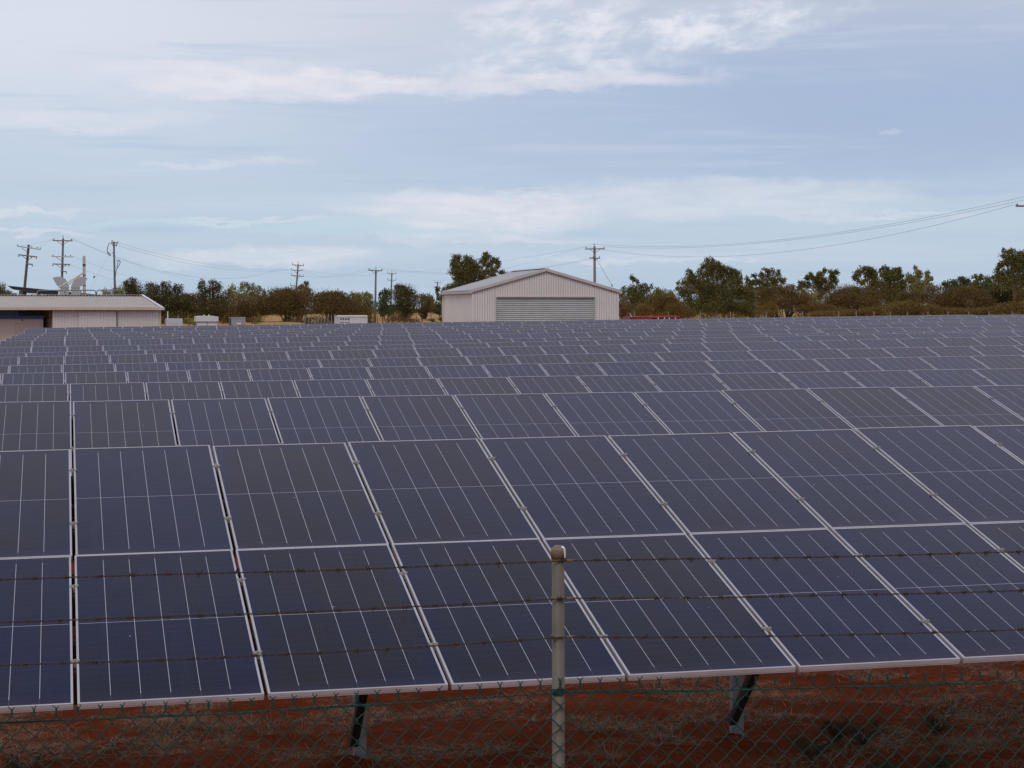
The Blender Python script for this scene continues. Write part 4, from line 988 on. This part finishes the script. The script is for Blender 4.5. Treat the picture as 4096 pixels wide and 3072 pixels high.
T('gum_tree', 'big dark gum tree with pale limbs rising behind the left shed roof', 150, 1895, [(1826, 1030, 20, 15), (1815, 1052, 18, 18), (1872, 1038, 22, 17), (1862, 1062, 34, 24), (1822, 1080, 26, 22), (1895, 1065, 28, 28), (1850, 1095, 38, 24), (1900, 1100, 34, 26), (1835, 1115, 28, 20), (1850, 1142, 34, 20), (1880, 1130, 34, 20),
   (1945, 1024, 20, 15), (1935, 1045, 20, 16), (1975, 1042, 20, 15), (1990, 1058, 14, 18), (1952, 1062, 14, 12), (1975, 1080, 18, 12), (1942, 1085, 16, 12), (1975, 1096, 14, 8), (1932, 1108, 22, 15), (1920, 1125, 20, 12), (1800, 1145, 20, 14)], 'euc', dens=.20, size=.9)
T('gum_tree', 'small gum crown just showing over the middle of the shed roof', 152, 2010, [(2012, 1090, 20, 10), (2030, 1098, 14, 8), (1978, 1108, 12, 7), (2000, 1104, 20, 8)], 'euc')
T('gum_tree', 'olive gum with a small upright head immediately right of the gabled shed', 200, 2545, [(2530, 1112, 14, 13), (2545, 1122, 12, 12), (2505, 1155, 20, 16), (2535, 1150, 22, 14), (2572, 1148, 22, 14), (2600, 1150, 14, 14), (2530, 1185, 42, 28), (2575, 1180, 40, 26), (2560, 1215, 55, 28)], 'euc')
T('scrub_tree', 'green sloping treetops between the olive gum and the big broad tree', 205, 2650, [(2625, 1162, 20, 14), (2655, 1170, 26, 14), (2685, 1178, 24, 14), (2650, 1190, 50, 18)], 'light')
T('scrub_tree', 'brown scrub at the right corner of the gabled shed', 190, 2500, [(2485, 1180, 14, 14), (2492, 1215, 26, 28), (2505, 1250, 36, 22)], 'brown')
T('mulga', 'brown mulga mound above the red machine', 188, 2650, [(2620, 1215, 34, 28), (2660, 1210, 48, 28), (2695, 1220, 36, 28), (2650, 1245, 75, 20)], 'brown', dens=.15)
T('bush', 'golden brown bush standing over the red machine', 176, 2590, [(2580, 1240, 34, 22), (2565, 1255, 44, 14)], 'gold', cat='bush')
T('bush', 'golden brown bush right of the red machine', 177, 2705, [(2700, 1235, 40, 20), (2740, 1250, 44, 18), (2690, 1258, 44, 10)], 'gold', cat='bush')
T('gum_tree', 'biggest broad dark tree right of the gabled shed, hanging foliage down to the panels', 172, 2860, [(2838, 1042, 20, 15), (2828, 1062, 26, 16), (2862, 1058, 26, 18), (2885, 1072, 28, 16), (2912, 1078, 26, 14), (2938, 1088, 20, 14), (2955, 1105, 16, 18), (2820, 1088, 30, 22), (2865, 1095, 40, 26), (2915, 1110, 40, 26), (2945, 1135, 30, 24),
   (2755, 1088, 14, 12), (2765, 1105, 20, 14), (2750, 1125, 28, 16), (2795, 1120, 30, 22), (2712, 1130, 9, 8), (2725, 1155, 22, 12), (2770, 1150, 34, 22), (2745, 1175, 30, 20), (2755, 1205, 22, 26), (2830, 1145, 50, 30), (2890, 1155, 50, 30), (2820, 1185, 50, 30),
   (2880, 1195, 55, 30), (2940, 1180, 36, 26), (2975, 1170, 30, 24), (3000, 1185, 26, 24), (2840, 1225, 50, 28), (2900, 1230, 50, 26), (2960, 1220, 44, 30), (2790, 1225, 26, 30), (2985, 1235, 36, 24)], 'euc', dens=.20, size=.85)
T('gum_tree', 'open gum with tufted crown and bare limbs right of the biggest tree', 205, 3050, [(3062, 1078, 16, 8), (3082, 1086, 18, 12), (3112, 1090, 12, 14), (3045, 1098, 18, 12), (3018, 1105, 14, 10), (3075, 1110, 26, 14), (3110, 1115, 20, 16), (3030, 1125, 26, 14), (2988, 1118, 10, 14), (3000, 1140, 22, 16), (3060, 1135, 30, 16), (3095, 1138, 20, 14), (3135, 1125, 14, 12), (3045, 1160, 36, 16)], 'euc', dens=.13)
T('scrub_tree', 'green filler scrub joining the biggest tree and the tufted gum', 200, 3005, [(2990, 1165, 36, 20), (3005, 1200, 44, 34), (2995, 1240, 44, 24)], 'dark')
T('mulga', 'dark brown mulga with black trunk fork over the pale grass patch', 186, 3130, [(3055, 1190, 36, 30), (3100, 1170, 42, 22), (3150, 1175, 40, 26), (3190, 1195, 38, 28), (3120, 1210, 60, 28), (3215, 1215, 36, 24), (3070, 1220, 40, 24)], 'brown', dens=.16)
T('mulga', 'grey twiggy dead top behind the dark brown mulga', 192, 3150, [(3130, 1152, 18, 12), (3160, 1150, 22, 14), (3180, 1158, 16, 10)], 'grey', dens=.07)
T('bush', 'small golden bush left of the pale grass patch', 170, 3078, [(3065, 1235, 24, 16), (3090, 1230, 22, 18), (3078, 1250, 40, 12)], 'gold', cat='bush')
T('gum_tree', 'lobed gum tree with clear gaps of sky between its round heads', 206, 3280, [(3240, 1097, 14, 8), (3228, 1108, 16, 10), (3250, 1112, 14, 12), (3208, 1128, 16, 10), (3205, 1145, 16, 14), (3230, 1140, 18, 14), (3282, 1092, 16, 10), (3300, 1084, 10, 10), (3325, 1088, 14, 10), (3345, 1092, 12, 12), (3330, 1108, 16, 12), (3268, 1112, 16, 14), (3290, 1122, 24, 16), (3345, 1120, 12, 16), (3325, 1138, 20, 14), (3270, 1140, 24, 16), (3300, 1155, 28, 16), (3280, 1180, 22, 18)], 'euc', dens=.18)
T('scrub_tree', 'olive scrub below the lobed gum tree', 202, 3250, [(3215, 1170, 20, 16), (3245, 1190, 26, 28), (3260, 1225, 34, 24)], 'light')
T('mulga', 'widest brown mulga dome, right of the lobed gum tree', 186, 3400, [(3340, 1195, 50, 32), (3390, 1178, 55, 30), (3440, 1175, 50, 28), (3490, 1190, 42, 34), (3410, 1205, 90, 30), (3360, 1225, 60, 22), (3470, 1222, 60, 22)], 'brown', dens=.16)
T('bush', 'brown green bushes below and between the two mulga domes', 176, 3255, [(3215, 1240, 36, 16), (3260, 1232, 40, 20), (3300, 1240, 44, 18), (3350, 1245, 50, 14)], 'brown', cat='bush')
T('gum_tree', 'left one of the tall gum pair behind the widest mulga dome', 208, 3490, [(3450, 1075, 18, 10), (3432, 1092, 18, 14), (3424, 1110, 14, 14), (3445, 1125, 18, 12), (3478, 1078, 20, 14), (3500, 1090, 18, 14), (3475, 1105, 26, 18), (3498, 1125, 24, 24), (3500, 1155, 30, 24), (3525, 1180, 24, 26)], 'euc', dens=.17)
T('gum_tree', 'right one of the tall gum pair, with pale trunk showing', 204, 3552, [(3528, 1075, 12, 9), (3545, 1072, 16, 10), (3575, 1080, 16, 10), (3595, 1078, 12, 9), (3532, 1098, 20, 16), (3565, 1100, 26, 18), (3602, 1102, 20, 20), (3540, 1130, 26, 20), (3580, 1135, 32, 26), (3615, 1135, 18, 22), (3555, 1165, 34, 26), (3600, 1175, 32, 26), (3575, 1200, 40, 24)], 'euc', dens=.18)
T('gum_tree', 'yellow green gum with small lobed top right of the tall pair', 207, 3675, [(3660, 1068, 9, 8), (3668, 1082, 12, 12), (3684, 1084, 10, 10), (3708, 1090, 12, 12), (3634, 1100, 12, 10), (3640, 1118, 20, 16), (3675, 1105, 24, 18), (3708, 1112, 18, 18), (3728, 1108, 6, 10), (3660, 1135, 32, 20), (3705, 1138, 30, 20), (3665, 1160, 44, 20)], 'light', dens=.13)
T('mulga', 'grey dead scrub right of the yellow green gum', 200, 3735, [(3715, 1160, 22, 16), (3745, 1155, 24, 12), (3730, 1175, 40, 16)], 'grey', dens=.10)
T('mulga', 'brown scrub mound below the yellow green gum', 188, 3650, [(3620, 1188, 30, 18), (3660, 1185, 40, 18), (3700, 1192, 30, 18), (3650, 1205, 60, 16)], 'brown', dens=.15)
T('scrub_tree', 'low green trees in the dip left of the right edge trees', 206, 3825, [(3785, 1135, 20, 12), (3815, 1132, 20, 14), (3845, 1118, 20, 14), (3865, 1125, 18, 14), (3810, 1155, 50, 18), (3860, 1150, 36, 20)], 'blue', dens=.16)
T('gum_tree', 'twiggy gum just left of the tall tree at the right edge', 204, 3925, [(3898, 1102, 14, 9), (3920, 1105, 16, 12), (3945, 1112, 16, 10), (3962, 1120, 10, 10), (3905, 1125, 24, 14), (3945, 1138, 30, 20), (3910, 1150, 36, 20)], 'euc')
T('mulga', 'large brown mulga dome near the right edge', 186, 3835, [(3770, 1195, 44, 28), (3815, 1178, 50, 24), (3870, 1172, 50, 22), (3915, 1190, 42, 28), (3840, 1205, 90, 28), (3940, 1215, 40, 20), (3760, 1215, 50, 20)], 'brown', dens=.16)
T('gum_tree', 'tall gum tree cut by the right frame edge', 190, 4060, [(4015, 1003, 10, 10), (4050, 1005, 26, 12), (4085, 1010, 20, 12), (4035, 1025, 30, 16), (4080, 1030, 34, 20), (4020, 1045, 24, 14), (4060, 1055, 30, 18), (4000, 1065, 18, 12), (3995, 1085, 20, 16), (4040, 1080, 26, 16), (4085, 1075, 30, 24), (4110, 1110, 36, 40), (3985, 1110, 22, 18), (4025, 1115, 36, 24), (4070, 1120, 40, 26), (4010, 1145, 44, 24), (4070, 1160, 50, 34), (4120, 1040, 40, 40), (4150, 1090, 40, 50)], 'euc', dens=.17, size=.95)
T('scrub_tree', 'dense dark green tree mass below the tall tree at the right edge', 193, 3990, [(3965, 1155, 36, 28), (4000, 1185, 50, 34), (4050, 1195, 50, 34), (3975, 1205, 40, 26), (4110, 1200, 50, 40)], 'blue', dens=.15)
T('mulga', 'reddish brown scrub at the right edge', 180, 4090, [(4085, 1190, 28, 30), (4110, 1210, 36, 30), (4070, 1215, 26, 18)], 'brown', dens=.15)
hb = [(3300, 'low golden wattle clump under the lobed gum tree', [(3275, 1258, 40, 9), (3320, 1256, 44, 10)]),
      (3400, 'low golden wattle clump in front of the widest mulga dome', [(3385, 1256, 44, 12), (3420, 1252, 30, 10)]),
      (3490, 'rounded golden wattle left of the tall gum pair', [(3465, 1250, 34, 16), (3505, 1248, 34, 18)]),
      (3610, 'tallest golden wattle mound, under the tall gum pair', [(3585, 1238, 36, 22), (3630, 1232, 40, 24), (3670, 1238, 34, 22), (3620, 1252, 70, 14)]),
      (3750, 'golden brown wattle clump left of the large dome near the edge', [(3725, 1240, 34, 20), (3765, 1248, 40, 16)]),
      (3850, 'brown wattle hedge in front of the large dome near the edge', [(3825, 1250, 44, 14), (3875, 1252, 44, 13), (3920, 1250, 36, 14)]),
      (3960, 'low golden wattle clump under the twiggy gum', [(3955, 1248, 34, 16)]),
      (4040, 'golden wattle mound nearest the right frame edge', [(4015, 1238, 34, 20), (4060, 1232, 38, 24), (4110, 1235, 44, 26)])]
for x, lab, el in hb: T('bush', lab, 150, x, el, 'gold', cat='bush', dens=.16, group='golden wattle bushes along the rear fence')
T('bush', 'green creeper at the foot of the close set fence', 128, 1275, [(1240, 1290, 26, 9), (1280, 1288, 34, 9), (1325, 1290, 30, 8), (1345, 1280, 10, 12)], 'blue', cat='bush')
T('bush', 'grey brown bush between the grey cabinet and the kiosk', 200, 755, [(745, 1280, 30, 12), (775, 1288, 26, 10)], 'light', cat='bush', dens=.08)
T('bush', 'tangle of brown twigs at the foot of the green tinted pole', 150, 1480, [(1478, 1282, 12, 14), (1580, 1282, 40, 12), (1640, 1285, 40, 10)], 'brown', cat='bush', dens=.08)

# scrub understory that closes the gaps between the trunks, open only where the grass shows through
mb = MB(); rnd = random.Random(15)
GAPS = [(1052, 1128), (1500, 1560), (1655, 1800), (3105, 3185)]
x = 640
while x < 4160:
    g_ = [a for a in GAPS if a[0]-14 < x < a[1]+14]
    if 1880 < x < 2460: x += 30; continue
    Y = rnd.uniform(215, 262) if x < 1900 else rnd.uniform(182, 215); k = mpp(x, Y)
    if not g_:
        thin = 1140 < x < 1480
        hh = (26 if x < 1900 else 40)*(.75 if thin else 1)*rnd.uniform(.6, 1.1); yb = 1300 if x < 2000 else 1272
        leaves(mb, at(x, yb-hh*.7, Y), 17*k, 14*k, hh*k, int(130 if thin else 170), 4*k, 7.5*k, rnd, 'brown')
    x += 13 if x < 1900 else 11
tag(mb.obj('understory_scrub', LEAF['brown']), kind='stuff')

# far off line of trees that reads as one mass
mb = MB(); rnd = random.Random(5)
for i in range(230):
    x = -300+i*21+rnd.uniform(-8, 8); Y = rnd.uniform(430, 520); k = mpp(x, Y)
    topy = 1225+rnd.uniform(-8, 12); cpt = at(x, topy+16, Y)
    leaves(mb, cpt, 26*k, 20*k, 18*k, 110, 8*k, 10*k, rnd, 'dark')
tag(mb.obj('far_treeline', LEAF['blue']), kind='stuff')

# ------------------------------------------------------------------ dry litter and weeds near the fence
rnd = random.Random(21); mb = MB()
def blade(mb, p, d, L, w, bend):
    """one straw: a narrow three-sided strip"""
    d = d.normalized(); s_ = d.cross(Vector((0, 0, 1))); s_ = s_.normalized() if s_.length > .01 else Vector((1, 0, 0))
    pts = [p+d*L*t+Vector((0, 0, -bend*L*t*t)) for t in (0, .35, .7, 1)]
    o = len(mb.v)
    for i, q in enumerate(pts):
        ww = w*(1-i*.28); mb.v += [tuple(q-s_*ww/2), tuple(q+s_*ww/2)]
    for i in range(3): mb.f.append((o+2*i, o+2*i+1, o+2*i+3, o+2*i+2)); mb.mi.append(0)
cnt = 0
while cnt < 36000:
    x, y = rnd.uniform(-1.2, 8.6), rnd.uniform(10.2, 17.3)
    pr = mn.fractal(Vector((x*1.1, y*1.7, 4)), 1, 2, 5)
    if rnd.random() > max(0, min(1, (pr-.02)*4.0))+.02: continue
    a = rnd.uniform(0, 2*pi); d = Vector((cos(a), sin(a)*.8, abs(rnd.gauss(0, .28)))); L = rnd.uniform(.04, .16)
    blade(mb, Vector((x, y, ground(x, y)+.008)), d, L, rnd.uniform(.002, .0052), .1); cnt += 1
tag(mb.obj('dry_straw_litter', M_STRAW), 'dry straw scattered over the red earth below the front panels', kind='stuff')
mb = MB()
for i in range(46):                               # tufts of dead grass
    x, y = rnd.uniform(-1, 8), rnd.uniform(10.4, 16.8)
    if i < 16: x, y = rnd.gauss(.95, .3), rnd.gauss(13.6, .35)
    for q in range(90):
        a = rnd.uniform(0, 2*pi); r_ = abs(rnd.gauss(0, .07)); d = Vector((cos(a)*rnd.uniform(.2, 1.2), sin(a)*rnd.uniform(.2, 1.2), rnd.uniform(.4, 1.2)))
        blade(mb, Vector((x+r_*cos(a), y+r_*sin(a), ground(x, y))), d, rnd.uniform(.06, .22), .0028, rnd.uniform(.1, .7))
for (px, py, Y) in ((1530, 3075, 9.6), (1600, 3085, 9.4), (1660, 3090, 9.2), (2480, 3090, 9.4), (3330, 3085, 9.6), (3420, 3090, 9.4), (180, 3090, 10.2), (3300, 3030, 10.6), (2700, 3080, 10.0)):
    p = at(px, py, Y); g = ground(p.x, Y)
    for q in range(16):                           # tall arching stems
        a = rnd.uniform(-.6, 1.2); d = Vector((cos(a)*.9+.2, rnd.uniform(-.3, .3), 1.3)); blade(mb, Vector((p.x+rnd.uniform(-.12, .12), Y+rnd.uniform(-.1, .1), g)), d, rnd.uniform(.35, .95), .004, rnd.uniform(.25, .7))
tag(mb.obj('dead_grass_tufts', M_STRAW), 'tufts of dead grass and arching stems between fence and panels', kind='stuff')
for (px, py, r_, lab) in ((3450, 2965, .26, 'largest dark weed on red earth, right of the second panel post'), (3345, 2945, .16, 'small dark weed just left of the largest one'), (3745, 2905, .20, 'round twiggy weed farther right on the red earth'),
                          (3770, 3060, .18, 'dark weed at the bottom edge far right'), (3240, 3000, .2, 'flat dark weed left of the largest weed'), (3550, 3070, .14, 'tiny dark weed at the bottom edge below the largest one'), (90, 3040, .22, 'dark weed at the bottom left corner')):
    # where the pixel's ray meets the ground
    v_ = RT*((px-CX)/FPX)+UP*((CY-py)/FPX)+FW; t_ = (CAMH-.05)/-v_.z; p = v_*t_
    e = empty('weed', (p.x, p.y, ground(p.x, p.y)), lab, 'weed', 'small dark weeds on the red earth'); mb = MB(); b = MB()
    for q in range(14):
        a = rnd.uniform(0, 2*pi); tip = Vector((cos(a)*r_*rnd.uniform(.3, 1), sin(a)*r_*rnd.uniform(.3, 1), r_*rnd.uniform(.35, 1.0))); b.tube([(0, 0, 0), tip*.5+Vector((0, 0, .02)), tip], [.004, .003, .001], 4)
        for z in range(16):
            c0 = tip*rnd.uniform(.35, 1.05)+Vector((rnd.gauss(0, .02), rnd.gauss(0, .02), rnd.gauss(0, .02))); leaves(mb, c0, .01, .01, .01, 3, .008, .02, rnd, 'dark')
    mb.obj('foliage', LEAF['weed'], e); b.obj('stem', M_BARKD, e)
